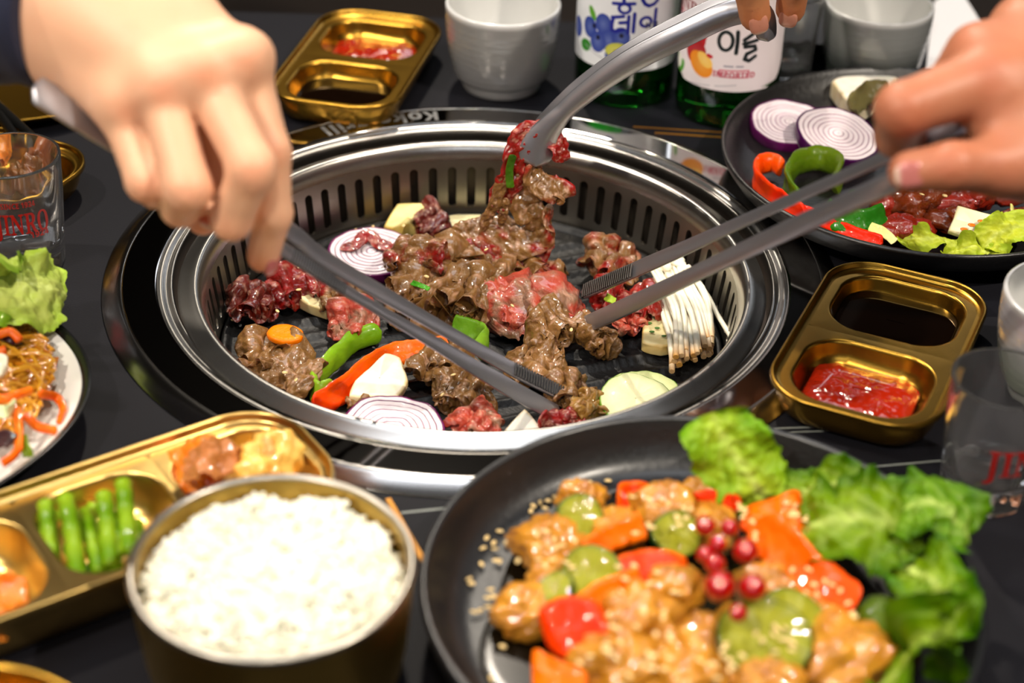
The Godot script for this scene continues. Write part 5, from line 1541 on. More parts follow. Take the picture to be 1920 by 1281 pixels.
# ---------------------------------------------------------------- chicken dish
func chicken_dish():
	var c := Vector3(10.16, 0, 28.6)
	var pool := MB.new()
	pool.lathe(c, [Vector2(0.02, 0.96), Vector2(8.2, 0.95), Vector2(8.6, 0.93), Vector2(8.75, 0.88), Vector2(8.75, 0.84), Vector2(0.02, 0.82)], 72, func(a: float, i: int) -> float: return 1.0 + 0.05 * sin(a * 3.0) + 0.03 * sin(a * 7.0 + 1.0))
	obj("glaze_pool", pool, mat("glaze", Color(0.06, 0.04, 0.015), 0.2, 0.0, {"spec": 0.3}), "dark glossy glaze pooled on the large stoneware plate", "sauce")
	var gold := lin(0.82, 0.57, 0.17)
	var tanc := lin(0.6, 0.36, 0.07)
	var k := 0
	for s in [["golden chicken chunk at the upper left of the pile", Vector3(4.04, 1.9, 25.18), 1.55], ["golden chicken chunk at the far left edge under the zucchini", Vector3(3.29, 1.7, 29.35), 1.35], ["pinkish brown chicken chunk at the back left of the pile", Vector3(5.45, 1.9, 22.03), 1.1], ["golden chicken chunk between the upper zucchini and red pepper", Vector3(6.67, 2, 24.47), 1.3], ["sesame-covered chicken chunk at the top of the pile", Vector3(9, 2.3, 23.29), 1.5], ["brown chicken chunk right of the glossy red pepper", Vector3(7.54, 2.5, 30.36), 1.7], ["brown chicken chunk at the bottom beside the red pepper", Vector3(6.84, 2.2, 32.66), 1.7], ["golden chicken chunk left of the red currants", Vector3(9.1, 2.8, 28.87), 1.3], ["brown chicken chunk under the lower red currants", Vector3(10.14, 2.4, 31.38), 1.4], ["golden chicken chunk at the bottom centre of the pile", Vector3(9.19, 2.2, 33.44), 1.6], ["golden chicken chunk right of the red currants", Vector3(12.99, 2.4, 28.24), 1.3], ["large golden chicken chunk at the lower right of the pile", Vector3(15.73, 2, 31.77), 1.9], ["golden chicken chunk at the bottom under the lower zucchini", Vector3(12.11, 2, 33.26), 1.6], ["brown chicken chunk behind the red currants", Vector3(10.94, 2.1, 23.86), 1.2], ["golden chicken chunk at the lower left edge of the pile", Vector3(4.27, 1.7, 27.34), 1.2], ["brown chicken chunk at the right under the long pepper", Vector3(14.89, 1.7, 29.47), 1.5], ["chicken chunk at the back under the red pepper wedge", Vector3(10.89, 1.8, 21.64), 1.2], ["small golden chicken chunk at the lower centre", Vector3(11.59, 2.3, 30.59), 1.1]]:
		var mb := MB.new()
		var col = plain_col(gold, tanc, 0.9, k)
		lump(mb, s[1], Vector3(s[2], s[2] * 0.72, s[2] * 0.92), {"amp": 0.45, "fq": 0.55, "amp2": 0.3, "fq2": 1.6, "seed": k * 3.1, "nu": 30, "nv": 42, "col": col})
		obj("chicken_chunk", mb, M.meat, s[0], "chicken")
		k += 1
	var up := Vector3(0, 0.9, 0.43)
	var red := lin(0.86, 0.2, 0.01)
	var org := lin(0.93, 0.42, 0.03)
	for s in [["red pepper wedge standing at the back left of the chicken pile", [Vector3(7.03, 3, 22.22), Vector3(7.69, 3.4, 22.44), Vector3(8.45, 3.2, 22.41), Vector3(8.29, 2.4, 23.52), Vector3(7.48, 2.2, 23.78), Vector3(6.99, 2.3, 23.38)], red, org], ["large orange-red pepper wedge right of the red currants", [Vector3(12.53, 3.4, 23.94), Vector3(13.57, 3.6, 23.59), Vector3(14.71, 3.8, 23.35), Vector3(14.85, 3, 25.3), Vector3(14.1, 2.8, 25.79), Vector3(12.17, 3, 25.07)], org, lin(0.9, 0.28, 0.015)], ["sesame-covered red pepper patch at the centre left of the pile", [Vector3(6.61, 3.4, 27.7), Vector3(8.12, 3.8, 27.43), Vector3(9.52, 3.8, 27.87), Vector3(9.57, 3.4, 29.21), Vector3(7.63, 3.2, 29.71), Vector3(6.16, 2.8, 29.65)], red, org], ["glossy round red pepper piece at the lower left of the pile", [Vector3(3.57, 3.4, 30.91), Vector3(4.6, 3.8, 30.52), Vector3(5.86, 3.8, 30.78), Vector3(6.29, 3.2, 31.8), Vector3(5.25, 2.6, 33), Vector3(4.01, 2.6, 32.16)], lin(0.85, 0.18, 0.01), lin(0.88, 0.25, 0.012)], ["orange pepper piece at the bottom left corner of the pile", [Vector3(3.39, 2.4, 32.12), Vector3(4.22, 2.6, 32.75), Vector3(5.45, 2.6, 33.58), Vector3(5.25, 2.2, 34.33), Vector3(3.53, 1.8, 34)], org, org], ["red pepper strip at the back of the pile behind the currants", [Vector3(10.01, 3, 22.82), Vector3(11.15, 3.3, 22.78), Vector3(12.27, 3.2, 23.15), Vector3(12.16, 2.8, 23.57), Vector3(10.94, 2.7, 23.14)], red, red]]:
		slice("pepper_piece", s[0], "pepper", s[1], 0.5, s[2], s[3], s[1][0].x, {"up": up, "bev": 0.2, "amp": 0.25, "soft": 0.7}, "veg")
	strip("pepper_strip", "long orange pepper strip sloping to the lower right of the pile", "pepper", [Vector3(12.82, 3, 24.86), Vector3(13.76, 3.1, 26.51), Vector3(14.88, 3, 28.35), Vector3(16.27, 2.6, 29.61)], Vector3(0.3, 0.6, -0.7), 0.95, lin(0.93, 0.38, 0.025), lin(0.92, 0.3, 0.015), 21.0, {"t0": 0.2, "t1": 0.12})
	strip("pepper_strip", "orange pepper strip between the red patch and the round red piece", "pepper", [Vector3(5.28, 3, 30.39), Vector3(6.35, 3.2, 29.61), Vector3(7.66, 3.2, 28.9)], Vector3(0.3, 0.6, -0.7), 0.6, org, org, 22.0)
	strip("pepper_strip", "orange pepper strip under the upper zucchini slice", "pepper", [Vector3(5.45, 2.8, 26.88), Vector3(6.46, 3, 26.04), Vector3(7.93, 3.2, 25.34)], Vector3(0.3, 0.6, -0.7), 0.6, lin(0.92, 0.4, 0.06), org, 23.0)
	var zf := lin(0.58, 0.58, 0.14)
	var zs := lin(0.1, 0.22, 0.05)
	for s in [["zucchini slice at the upper left of the chicken pile", Vector3(5.37, 3, 24.5), 1.05, Vector3(0.25, 0.8, 0.6)], ["long zucchini slice with a dark edge at the left of the pile", Vector3(5.62, 3.2, 28.51), 1.35, Vector3(-0.35, 0.8, 0.5)], ["green zucchini end at the left edge of the pile", Vector3(4.22, 2.9, 29.04), 0.8, Vector3(-0.3, 0.9, 0.4)], ["zucchini slice under the sesame-covered top chunk", Vector3(9.39, 3, 25.55), 1.1, Vector3(0.2, 0.75, 0.6)], ["large zucchini slice at the lower right of the pile", Vector3(12.35, 3.5, 32.46), 1.9, Vector3(0.1, 0.85, 0.5)], ["zucchini slice behind the large lower one", Vector3(13.71, 3, 30.95), 1.6, Vector3(0.3, 0.8, 0.5)]]:
		zucchini(s[0], s[1], s[2], s[2] * 0.92, s[3].normalized(), 0.55, s[2] * 5.0, zf, zs)
	var gp := MB.new()
	lump(gp, Vector3(17.52, 2.2, 29.59), Vector3(1.2, 0.9, 1.1), {"amp": 0.25, "col": plain_col(lin(0.22, 0.3, 0.05), lin(0.3, 0.38, 0.08), 0.6, 3.0)})
	obj("pepper_piece", gp, M.veg, "dark green pepper chunk at the right below the lettuce", "pepper")
	# currants on their stalk
	var o := thing("redcurrant_sprig", "sprig of shiny red currants laid on top of the chicken", "redcurrants", Vector3(10.92, 4.2, 30.22))
	for s in [[Vector3(10.22, 5.2, 27.7), 0.43], [Vector3(11.2, 5.2, 27.79), 0.38], [Vector3(10.66, 5, 28.58), 0.38], [Vector3(11.74, 5.1, 29.11), 0.53], [Vector3(10.48, 4.9, 29.71), 0.42], [Vector3(10.53, 5.1, 31.26), 0.62], [Vector3(11.81, 5.1, 31.27), 0.56], [Vector3(10.15, 4.8, 29.02), 0.36], [Vector3(11.18, 4.8, 32.43), 0.36]]:
		var mb := MB.new()
		lump(mb, s[0], Vector3.ONE * s[1], {"nu": 18, "nv": 26, "amp": 0.0})
		var e := part("currant", mb, M.currant, o)
		var t := MB.new()
		t.tube([s[0] + Vector3(0, 0.1, -s[1] * 0.9), s[0] + Vector3(0.1, 0.0, -s[1] * 1.2), Vector3(11.2, 4.8, 29.3).lerp(s[0], 0.4)], 0.045, 6)
		part("stalk", t, mat("stalk", Color(0.4, 0.3, 0.1), 0.5), o)
	# lettuce
	var lg := lin(0.46, 0.57, 0.05)
	var dg := lin(0.2, 0.37, 0.015)
	leaf("upright pale green lettuce leaf at the back rim of the plate", [Vector3(13.56, 2.4, 22.64), Vector3(12.75, 3.6, 22.52), Vector3(11.86, 4.8, 22.24), Vector3(11.12, 5.8, 21.71), Vector3(10.89, 6.2, 21.29)], Vector3(1, 0.2, -0.2), 1.75, 21.0, lin(0.64, 0.74, 0.17), lin(0.38, 0.58, 0.04), {"ruf": 0.45})
	leaf("green lettuce leaf behind the large frilled leaf", [Vector3(13.78, 2.2, 22.94), Vector3(14.77, 3.4, 23.28), Vector3(16.04, 4.2, 23.32), Vector3(17.48, 4, 22.99)], Vector3(0.2, 0.4, -0.8), 1.3, 22.0, lg, dg)
	leaf("large frilled green lettuce leaf at the right of the plate", [Vector3(14, 2.4, 24.97), Vector3(15.27, 4, 25.97), Vector3(16.95, 4.6, 26.1), Vector3(18.56, 4.2, 26.06), Vector3(19.53, 3.4, 26.25)], Vector3(0.2, 0.35, -0.9), 2.3, 23.0, lg, dg, {"ruf": 0.9})
	leaf("curled lettuce leaf hanging over the plate's right rim", [Vector3(17.9, 3.4, 25.29), Vector3(18.84, 4.6, 25.31), Vector3(20.07, 5, 25.57), Vector3(21.01, 4.2, 25.94), Vector3(21.43, 3.4, 26.17)], Vector3(0.4, 0.3, -0.8), 1.7, 24.0, lin(0.4, 0.56, 0.08), dg, {"ruf": 0.6})
	leaf("green lettuce leaf lying down the plate's right side", [Vector3(18.46, 2.6, 26.72), Vector3(19.18, 4, 28.98), Vector3(19.41, 4.2, 31.09), Vector3(19.29, 3.6, 32.27)], Vector3(0.8, 0.3, -0.4), 1.5, 25.0, lg, lin(0.2, 0.4, 0.02), {"ruf": 0.8})
	leaf("green lettuce leaf at the lower right corner of the plate", [Vector3(16.74, 2.4, 33.76), Vector3(17.64, 3.6, 33.52), Vector3(18.72, 4.2, 32.64), Vector3(20.09, 3.6, 31.32)], Vector3(0.6, 0.3, -0.7), 2.0, 26.0, lg, lin(0.24, 0.44, 0.02), {"ruf": 0.8})
	# sesame
	var first: MeshInstance3D = null
	rng.seed = 14
	for p in [Vector3(6.74, 1.02, 19.63), Vector3(5.87, 1.02, 19.79), Vector3(5.28, 1.02, 20.05), Vector3(4.9, 1.02, 20.14), Vector3(4.32, 1.02, 20.94), Vector3(4.03, 1.02, 21.18), Vector3(3.65, 1.02, 21.35), Vector3(3.37, 1.02, 21.6), Vector3(3.27, 1.02, 21.98), Vector3(3.89, 1.02, 21.76), Vector3(1.91, 1.02, 23.44), Vector3(1.65, 1.02, 24.24), Vector3(1.23, 1.02, 24.62), Vector3(1.73, 1.02, 24.67), Vector3(1.98, 1.02, 25.46), Vector3(1.8, 1.02, 25.4), Vector3(1.17, 1.02, 25.67), Vector3(0.7, 1.02, 26.65), Vector3(0.8, 1.02, 26.92), Vector3(1.62, 1.02, 27.29), Vector3(1.76, 1.02, 27.68), Vector3(1.5, 1.02, 27.82), Vector3(1.56, 1.02, 28.35), Vector3(0.95, 1.02, 28.7), Vector3(1.21, 1.02, 28.59), Vector3(1.97, 1.02, 29.11), Vector3(2.12, 1.02, 29.61), Vector3(2.2, 1.02, 30.67), Vector3(1.76, 1.02, 32.51), Vector3(1.9, 1.02, 28.07), Vector3(2.23, 1.02, 24.22), Vector3(1.34, 1.02, 23.9)]:
		first = seed_at(first, p, "pale sesame seed on the bare left side of the stoneware plate", "sesame seeds on the stoneware plate")
	first = null
	for s in [Vector3(8.73, 4.4, 25.54), Vector3(7.83, 4, 28.84), Vector3(7.45, 4.3, 32.34), Vector3(12.08, 4.3, 33.33), Vector3(13.36, 4, 25.18), Vector3(14.7, 3.7, 29.16), Vector3(6.58, 4, 34.41), Vector3(9.78, 4, 34.56), Vector3(4.2, 3.6, 27.04)]:
		for i in 16:
			var q: Vector3 = s + Vector3(rng.randf_range(-1.5, 1.5), 0, rng.randf_range(-1.3, 1.3))
			q.y -= 0.12 * Vector2(q.x - s.x, q.z - s.z).length_squared() + 0.25
			first = seed_at(first, q, "pale sesame seed sprinkled on the glazed chicken and vegetables", "sesame seeds on the chicken")

# ---------------------------------------------------------------- hands and tongs
func cap_dist(p: Vector3, a: Vector3, ab: Vector3, l2: float, ra: float, rb: float) -> float:
	var t := clampf((p - a).dot(ab) / l2, 0.0, 1.0)
	return p.distance_to(a + ab * t) - lerpf(ra, rb, t)

func smin(a: float, b: float, k: float) -> float:
	var h := maxf(k - absf(a - b), 0.0) / k
	return minf(a, b) - h * h * k * 0.25

# one continuous skin over bones [from, to, radius, radius, group]; group 0 is arm and palm, 1 to 5 are the fingers
func flesh(bones: Array, cell: float, warm: Array, tone: Color) -> MB:
	var lo: Vector3 = bones[0][0]
	var hi := lo
	for b in bones:
		for q in 2:
			lo = lo.min(b[q] - Vector3.ONE * (b[2 + q] + 2 * cell))
			hi = hi.max(b[q] + Vector3.ONE * (b[2 + q] + 2 * cell))
	var nx := int((hi.x - lo.x) / cell) + 2
	var ny := int((hi.y - lo.y) / cell) + 2
	var nzz := int((hi.z - lo.z) / cell) + 2
	var sy := nx
	var sz := nx * ny
	var fields := []
	for g in 6:
		var f := PackedFloat32Array()
		f.resize(sz * nzz)
		f.fill(9.0)
		fields.append(f)
	for b in bones:
		var a: Vector3 = b[0]
		var e: Vector3 = b[1]
		var ra: float = b[2]
		var rb: float = b[3]
		var g: int = b[4]
		var k := 1.3 if g == 0 else 0.35
		var f: PackedFloat32Array = fields[g]
		var m := maxf(ra, rb) + 1.3
		var l: Vector3 = (a.min(e) - Vector3.ONE * m - lo) / cell
		var h: Vector3 = (a.max(e) + Vector3.ONE * m - lo) / cell
		var ab := e - a
		var l2 := maxf(ab.length_squared(), 1e-6)
		for z in range(maxi(0, int(l.z)), mini(nzz, int(h.z) + 1)):
			for y in range(maxi(0, int(l.y)), mini(ny, int(h.y) + 1)):
				for x in range(maxi(0, int(l.x)), mini(nx, int(h.x) + 1)):
					var p := lo + Vector3(x, y, z) * cell
					var t := clampf((p - a).dot(ab) / l2, 0.0, 1.0)
					var d := p.distance_to(a + ab * t) - (ra + (rb - ra) * t)
					var i := x + y * sy + z * sz
					var c := f[i]
					if c > 8.0: f[i] = d
					elif absf(c - d) < k:
						var w := k - absf(c - d)
						f[i] = minf(c, d) - w * w / k * 0.25
					elif d < c: f[i] = d
		fields[g] = f
	var F: PackedFloat32Array = fields[0].duplicate()
	var palm: PackedFloat32Array = fields[0]
	for i in F.size():
		var best := F[i]
		for g in range(1, 6):
			var d: float = fields[g][i]
			if d > 8.0: continue
			d = smin(d, palm[i], 0.45)
			best = smin(best, d, 0.14) if absf(best - d) > 1e-5 else best
		F[i] = best
	var mb := MB.new()
	mb.tint = tone
	var id := PackedInt32Array()
	id.resize(F.size())
	id.fill(-1)
	var offs := [0, 1, sy, sy + 1, sz, sz + 1, sz + sy, sz + sy + 1]
	var edges := [[0, 1], [2, 3], [4, 5], [6, 7], [0, 2], [1, 3], [4, 6], [5, 7], [0, 4], [1, 5], [2, 6], [3, 7]]
	for z in nzz - 1:
		for y in ny - 1:
			for x in nx - 1:
				var i := x + y * sy + z * sz
				var s := F[i] < 0
				if s == (F[i + 1] < 0) and s == (F[i + sy] < 0) and s == (F[i + sy + 1] < 0) and s == (F[i + sz] < 0) and s == (F[i + sz + 1] < 0) and s == (F[i + sz + sy] < 0) and s == (F[i + sz + sy + 1] < 0): continue
				var acc := Vector3.ZERO
				var cnt := 0
				for e in edges:
					var va: float = F[i + offs[e[0]]]
					var vb: float = F[i + offs[e[1]]]
					if (va < 0) == (vb < 0): continue
					var t := va / (va - vb)
					var pa := Vector3(e[0] & 1, (e[0] >> 1) & 1, e[0] >> 2)
					var pb := Vector3(e[1] & 1, (e[1] >> 1) & 1, e[1] >> 2)
					acc += pa.lerp(pb, t)
					cnt += 1
				var p := lo + (Vector3(x, y, z) + acc / cnt) * cell
				var red := 0.0
				for w in warm: red = maxf(red, w[2] * exp(-(p - w[0]).length_squared() / (w[1] * w[1])))
				red += 0.12 * n3(p, 0.6, 3.0)
				id[i] = mb.add(p, tone.lerp(Color(tone.r * 0.95, tone.g * 0.52, tone.b * 0.4), clampf(red, 0, 0.75)))
	for z in range(1, nzz - 1):
		for y in range(1, ny - 1):
			for x in range(1, nx - 1):
				var i := x + y * sy + z * sz
				var s := F[i] < 0
				if s != (F[i + 1] < 0): net(mb, id, [i, i - sy, i - sy - sz, i - sz], s)
				if s != (F[i + sy] < 0): net(mb, id, [i, i - sz, i - sz - 1, i - 1], s)
				if s != (F[i + sz] < 0): net(mb, id, [i, i - 1, i - 1 - sy, i - sy], s)
	# two gentle passes that even out the steps of the grid
	for pass_ in 2:
		var sum := PackedVector3Array()
		sum.resize(mb.v.size())
		var num := PackedInt32Array()
		num.resize(mb.v.size())
		for t in range(0, mb.ix.size(), 3):
			for e in 3:
				var a := mb.ix[t + e]
				var b := mb.ix[t + (e + 1) % 3]
				sum[a] += mb.v[b]
				num[a] += 1
		for i in mb.v.size():
			if num[i] > 0: mb.v[i] = mb.v[i].lerp(sum[i] / num[i], 0.45)
	mb.outward(0)
	return mb

func net(mb: MB, id: PackedInt32Array, q: Array, s: bool):
	var a := id[q[0]]
	var b := id[q[1]]
	var c := id[q[2]]
	var d := id[q[3]]
	if a < 0 or b < 0 or c < 0 or d < 0: return
	if s: mb.quad(a, b, c, d)
	else: mb.quad(a, d, c, b)

func nail(o: Node3D, tip: Vector3, along: Vector3, out: Vector3, r: float, col: Color, wid := 0.62, lon := 0.75):
	var f := along.normalized()
	var n := (out - f * out.dot(f)).normalized()
	var bs := Basis(f.cross(n).normalized(), n, f)
	var mb := MB.new()
	lump(mb, tip + n * r * 0.8 + f * r * 0.1, Vector3(r * wid, r * 0.2, r * lon), {"basis": bs, "amp": 0.0, "nu": 14, "nv": 24, "sq": 0.75})
	for i in mb.v.size():
		var k := (mb.v[i] - tip).dot(f) / r
		mb.c[i] = col.lerp(lin(0.9, 0.82, 0.74), smoothstep(0.55, 0.75, k) * 0.8)
	part("fingernail", mb, M.nail, o)

# chains of joints [point, radius] to bones
func chain(bones: Array, joints: Array, g: int):
	for i in joints.size() - 1: bones.append([joints[i][0], joints[i + 1][0], joints[i][1], joints[i + 1][1], g])

func teeth(o: Node3D, a: Vector3, b: Vector3, n: int, w: float, face: Vector3, th: float):
	var mb := MB.new()
	var t := (b - a).normalized()
	var nn := (face - t * face.dot(t)).normalized()
	var bs := Basis(t, nn, t.cross(nn))
	for i in n:
		var p := a.lerp(b, float(i) / (n - 1)) + nn * (th * 0.5 + 0.015)
		mb.box(p, Vector3(a.distance_to(b) / n * 0.5, 0.09, w), bs, 0.02)
	part("grip_teeth", mb, M.tongs_dark, o, "fine cross teeth of the tip", "stuff")

func people():
	var skin := lin(0.89, 0.69, 0.56)
	# -- left: hand in a navy sleeve
	var bones := []
	chain(bones, [[Vector3(-25.58, 20.5, 9.42), 2.7], [Vector3(-18.64, 20.01, 12.15), 2.15]], 0)
	chain(bones, [[Vector3(-18.64, 20.01, 12.15), 2.0], [Vector3(-18.03, 18.97, 12.84), 1.7], [Vector3(-14.49, 17.28, 16.12), 1.05]], 0)
	chain(bones, [[Vector3(-17.35, 20.37, 12.63), 2.0], [Vector3(-12.66, 18.47, 16.42), 1.1]], 0)
	chain(bones, [[Vector3(-16.4, 20.85, 12.55), 2.0], [Vector3(-10.83, 19.1, 16.24), 1.15]], 0)
	chain(bones, [[Vector3(-15.81, 21.32, 11.88), 1.9], [Vector3(-12.44, 20.45, 13.3), 1.35], [Vector3(-9.47, 19.09, 14.92), 1.08]], 0)
	chain(bones, [[Vector3(-15.18, 19.4, 11.35), 1.7], [Vector3(-11.5, 15.36, 12.83), 1.2]], 0)
	chain(bones, [[Vector3(-9.47, 19.09, 14.92), 1.08], [Vector3(-8.19, 15.85, 16.83), 0.84], [Vector3(-8.14, 13.1, 17.22), 0.78], [Vector3(-8.79, 10.74, 16.86), 0.74]], 1)
	chain(bones, [[Vector3(-10.83, 19.1, 16.24), 1.12], [Vector3(-8.58, 16.51, 19.52), 0.98], [Vector3(-9.64, 13.83, 19.13), 0.86], [Vector3(-10.24, 12.85, 16.9), 0.74]], 2)
	chain(bones, [[Vector3(-12.66, 18.47, 16.42), 1.08], [Vector3(-11.24, 15.63, 19.74), 0.98], [Vector3(-11.94, 13.83, 18.18), 0.84], [Vector3(-11.61, 12.97, 15.87), 0.72]], 3)
	chain(bones, [[Vector3(-14.49, 17.28, 16.12), 1.0], [Vector3(-13.15, 15.27, 18.66), 0.86], [Vector3(-13.16, 13.97, 17.12), 0.72], [Vector3(-12.52, 13.27, 15.42), 0.64]], 4)
	chain(bones, [[Vector3(-11.5, 15.36, 12.83), 1.2], [Vector3(-11.24, 12.93, 13.73), 1.0], [Vector3(-11.58, 11.68, 15.28), 0.82]], 5)
	for j in [[Vector3(-14.22, 17.88, 16.57), 0.85], [Vector3(-12.47, 19, 16.9), 0.9], [Vector3(-10.63, 19.7, 16.8), 0.95], [Vector3(-9.2, 19.64, 15.52), 0.9]]: bones.append([j[0], j[0] + Vector3(0.05, 0, 0), j[1], j[1], 0])
	var warm := []
	for j in [Vector3(-9.07, 19.96, 16.63), Vector3(-10.47, 19.8, 17.81), Vector3(-12.28, 19.13, 18.02), Vector3(-13.92, 17.97, 17.83)]: warm.append([j, 0.7, 0.45])
	for j in [Vector3(-8.06, 16.26, 17.76), Vector3(-8.32, 16.81, 20.52), Vector3(-11.02, 15.89, 20.65), Vector3(-12.95, 15.44, 19.5)]: warm.append([j, 0.8, 0.42])
	warm.append([Vector3(-8.87, 10.55, 17.23), 0.9, 0.6])
	warm.append([Vector3(-11.56, 11.85, 15.77), 0.9, 0.55])
	warm.append([Vector3(-9.54, 13.9, 19.81), 0.7, 0.35])
	var o := thing("person", "hand reaching in from the left in a navy sleeve, holding tongs over the grill", "person", Vector3(-13.03, 16.68, 15.56))
	part("hand", flesh(bones, 0.21, warm, skin), M.skin, o)
	nail(o, Vector3(-8.79, 10.74, 16.86), Vector3(-8.79, 10.74, 16.86) - Vector3(-8.14, 13.1, 17.22), Vector3(0.8, 0.1, 0.5), 0.74, lin(0.74, 0.42, 0.42))
	nail(o, Vector3(-11.58, 11.68, 15.28), Vector3(-11.58, 11.68, 15.28) - Vector3(-11.24, 12.93, 13.73), Vector3(0.6, 0.7, 0.3), 0.8, lin(0.82, 0.45, 0.36))
	var sl := MB.new()
	sl.tint = Color.WHITE
	var sp := spline([Vector3(-17.77, 20.12, 12.07), Vector3(-20.49, 20.08, 11.14), Vector3(-25.58, 20.5, 9.42), Vector3(-34.44, 20.61, 4.55), Vector3(-47.73, 20.55, -2.61)], 24)
	var sr := []
	for i in 25: sr.append(3.5 + 0.05 * i + 0.12 * sin(i * 1.3))
	sl.tube(sp, sr, 40)
	part("sleeve", sl, M.navy_cloth, o, "dark navy sleeve")

	var cam := Vector3(0, 0.553, 0.833)
	var t := thing("tongs", "long steel tongs in the left hand with toothed tips on the front of the grill", "tongs", Vector3(4.84, -3.18, 8.95), "steel tongs")
	var up_face := Vector3(0, 0.88, 0.5)
	var b1 := MB.new()
	bar(b1, [Vector3(-17.92, 18.47, 16.78), Vector3(-15.5, 16.14, 15.92), Vector3(-12.72, 13.4, 14.86), Vector3(-8.4, 9.19, 13.57), Vector3(-5.89, 6.52, 12.46), Vector3(-1.97, 2.87, 11.05), Vector3(1.43, -0.22, 9.98), Vector3(4.84, -3.16, 8.93)], [1.15, 1.2, 1.1, 0.8, 0.7, 0.56, 0.72, 0.95, 1.05], 0.14, up_face, 0.05, 60)
	part("arm", b1, M.tongs, t)
	var b2 := MB.new()
	bar(b2, [Vector3(-17.99, 18.33, 16.14), Vector3(-15.65, 16.25, 15.13), Vector3(-12.89, 13.47, 13.85), Vector3(-8.46, 9.62, 12.33), Vector3(-6.68, 7.38, 11.41), Vector3(-2.03, 3.19, 9.87), Vector3(2.54, -0.78, 8.43), Vector3(5.12, -2.87, 7.42)], [1.0, 1.0, 0.9, 0.92, 0.92, 0.85, 0.72, 0.8, 0.85], 0.14, up_face, 0.05, 60)
	part("arm", b2, M.tongs, t)
	teeth(t, Vector3(2.38, -0.58, 8.54), Vector3(5, -2.77, 7.47), 20, 0.72, up_face, 0.14)
	teeth(t, Vector3(-8, 8.75, 13.39), Vector3(-5.78, 6.41, 12.42), 22, 0.68, up_face, 0.14)

	# -- right: bare hand
	bones = []
	chain(bones, [[Vector3(32.91, 20.02, 10.94), 2.9], [Vector3(27.26, 19.78, 14.1), 2.5], [Vector3(21.19, 20.24, 17.04), 1.42]], 0)
	chain(bones, [[Vector3(27.4, 20.14, 13.26), 2.4], [Vector3(21.24, 20.38, 15.03), 1.35]], 0)
	chain(bones, [[Vector3(27.93, 20.5, 11.82), 2.3], [Vector3(23.48, 20.84, 12.8), 1.25]], 0)
	chain(bones, [[Vector3(27.15, 18.5, 15.55), 2.5], [Vector3(22.21, 18.91, 17.44), 1.75]], 0)
	chain(bones, [[Vector3(27.01, 18.17, 16.37), 2.2], [Vector3(23.73, 17.49, 18.62), 1.6], [Vector3(21.73, 17.7, 19.69), 1.25]], 0)
	chain(bones, [[Vector3(21.19, 20.24, 17.04), 1.4], [Vector3(17.54, 19.69, 18.85), 1.1], [Vector3(17.74, 17.87, 17.65), 0.86], [Vector3(18.7, 17.05, 16.28), 0.78]], 1)
	chain(bones, [[Vector3(21.24, 20.38, 15.03), 1.3], [Vector3(19.41, 17.67, 15.14), 1.0], [Vector3(19.85, 16.43, 15.01), 0.88], [Vector3(20.99, 16.27, 15.11), 0.8]], 2)
	chain(bones, [[Vector3(23.48, 20.84, 12.8), 1.2], [Vector3(21.42, 17.2, 13.29), 1.0], [Vector3(21.56, 15.83, 13.73), 0.86], [Vector3(22.69, 15.79, 14.47), 0.78]], 3)
	chain(bones, [[Vector3(25.54, 20.81, 11.02), 1.1], [Vector3(23.49, 16.33, 12.43), 0.86], [Vector3(23.77, 15.06, 13.27), 0.76], [Vector3(24.72, 15.17, 14.16), 0.68]], 4)
	chain(bones, [[Vector3(21.73, 17.7, 19.69), 1.25], [Vector3(19.43, 18.16, 20.7), 0.98], [Vector3(17.7, 17.94, 20.84), 0.84]], 5)
	warm = []
	for j in [Vector3(20.87, 20.93, 18.02), Vector3(17.51, 19.96, 19.87), Vector3(19.21, 18.58, 21.5), Vector3(20.93, 21.06, 16.01)]: warm.append([j, 1.2, 0.35])
	warm.append([Vector3(19.6, 17.1, 16.48), 1.3, 0.6])
	warm.append([Vector3(17.34, 18.07, 21.24), 0.7, 0.45])
	warm.append([Vector3(21.04, 18.01, 20.68), 1.2, 0.3])
	o = thing("person", "bare hand reaching in from the right, pinching tongs above the raw platter", "person", Vector3(21.54, 18.62, 16.67))
	part("hand", flesh(bones, 0.21, warm, lin(0.68, 0.44, 0.33)), M.skin, o)
	nail(o, Vector3(17.7, 17.94, 20.84), Vector3(17.7, 17.94, 20.84) - Vector3(19.43, 18.16, 20.7), Vector3(0.25, 0.35, 0.9), 0.84, lin(0.7, 0.42, 0.4))
	t = thing("tongs", "long steel tongs pinched by the right hand, tips in the meat at the grill's centre", "tongs", Vector3(5.64, -2.8, 1.25), "steel tongs")
	var fr := Vector3(0.05, 0.75, 0.65)
	var c1 := MB.new()
	bar(c1, [Vector3(23.43, 19.7, 17.16), Vector3(19.39, 17.45, 16.73), Vector3(16.31, 13.15, 12.86), Vector3(13.28, 8.76, 8.82), Vector3(10.3, 4.04, 4.27), Vector3(6.01, -2.2, -1.67)], [0.7, 0.75, 0.66, 0.6, 0.64, 0.8, 0.95, 0.95], 0.15, fr, 0.04, 60)
	part("arm", c1, M.tongs, t)
	teeth(t, Vector3(8.48, 1.52, 1.98), Vector3(6.16, -1.88, -1.29), 24, 0.8, fr, 0.15)
	var c2 := MB.new()
	bar(c2, [Vector3(23.45, 19.3, 17.42), Vector3(20.39, 17.4, 17.96), Vector3(17.87, 16.16, 18.31), Vector3(14.81, 11.9, 14.65), Vector3(11.6, 6.61, 9.76), Vector3(8.73, 1.95, 5.53), Vector3(5.64, -2.8, 1.25)], [0.8, 0.85, 0.95, 0.95, 0.9, 0.85, 0.95, 1.05], 0.2, Vector3(-0.1, 0.7, 0.7), 0.06, 60)
	part("arm", c2, M.tongs, t)

	# -- top: fingers holding the curved tongs from the far side
	bones = []
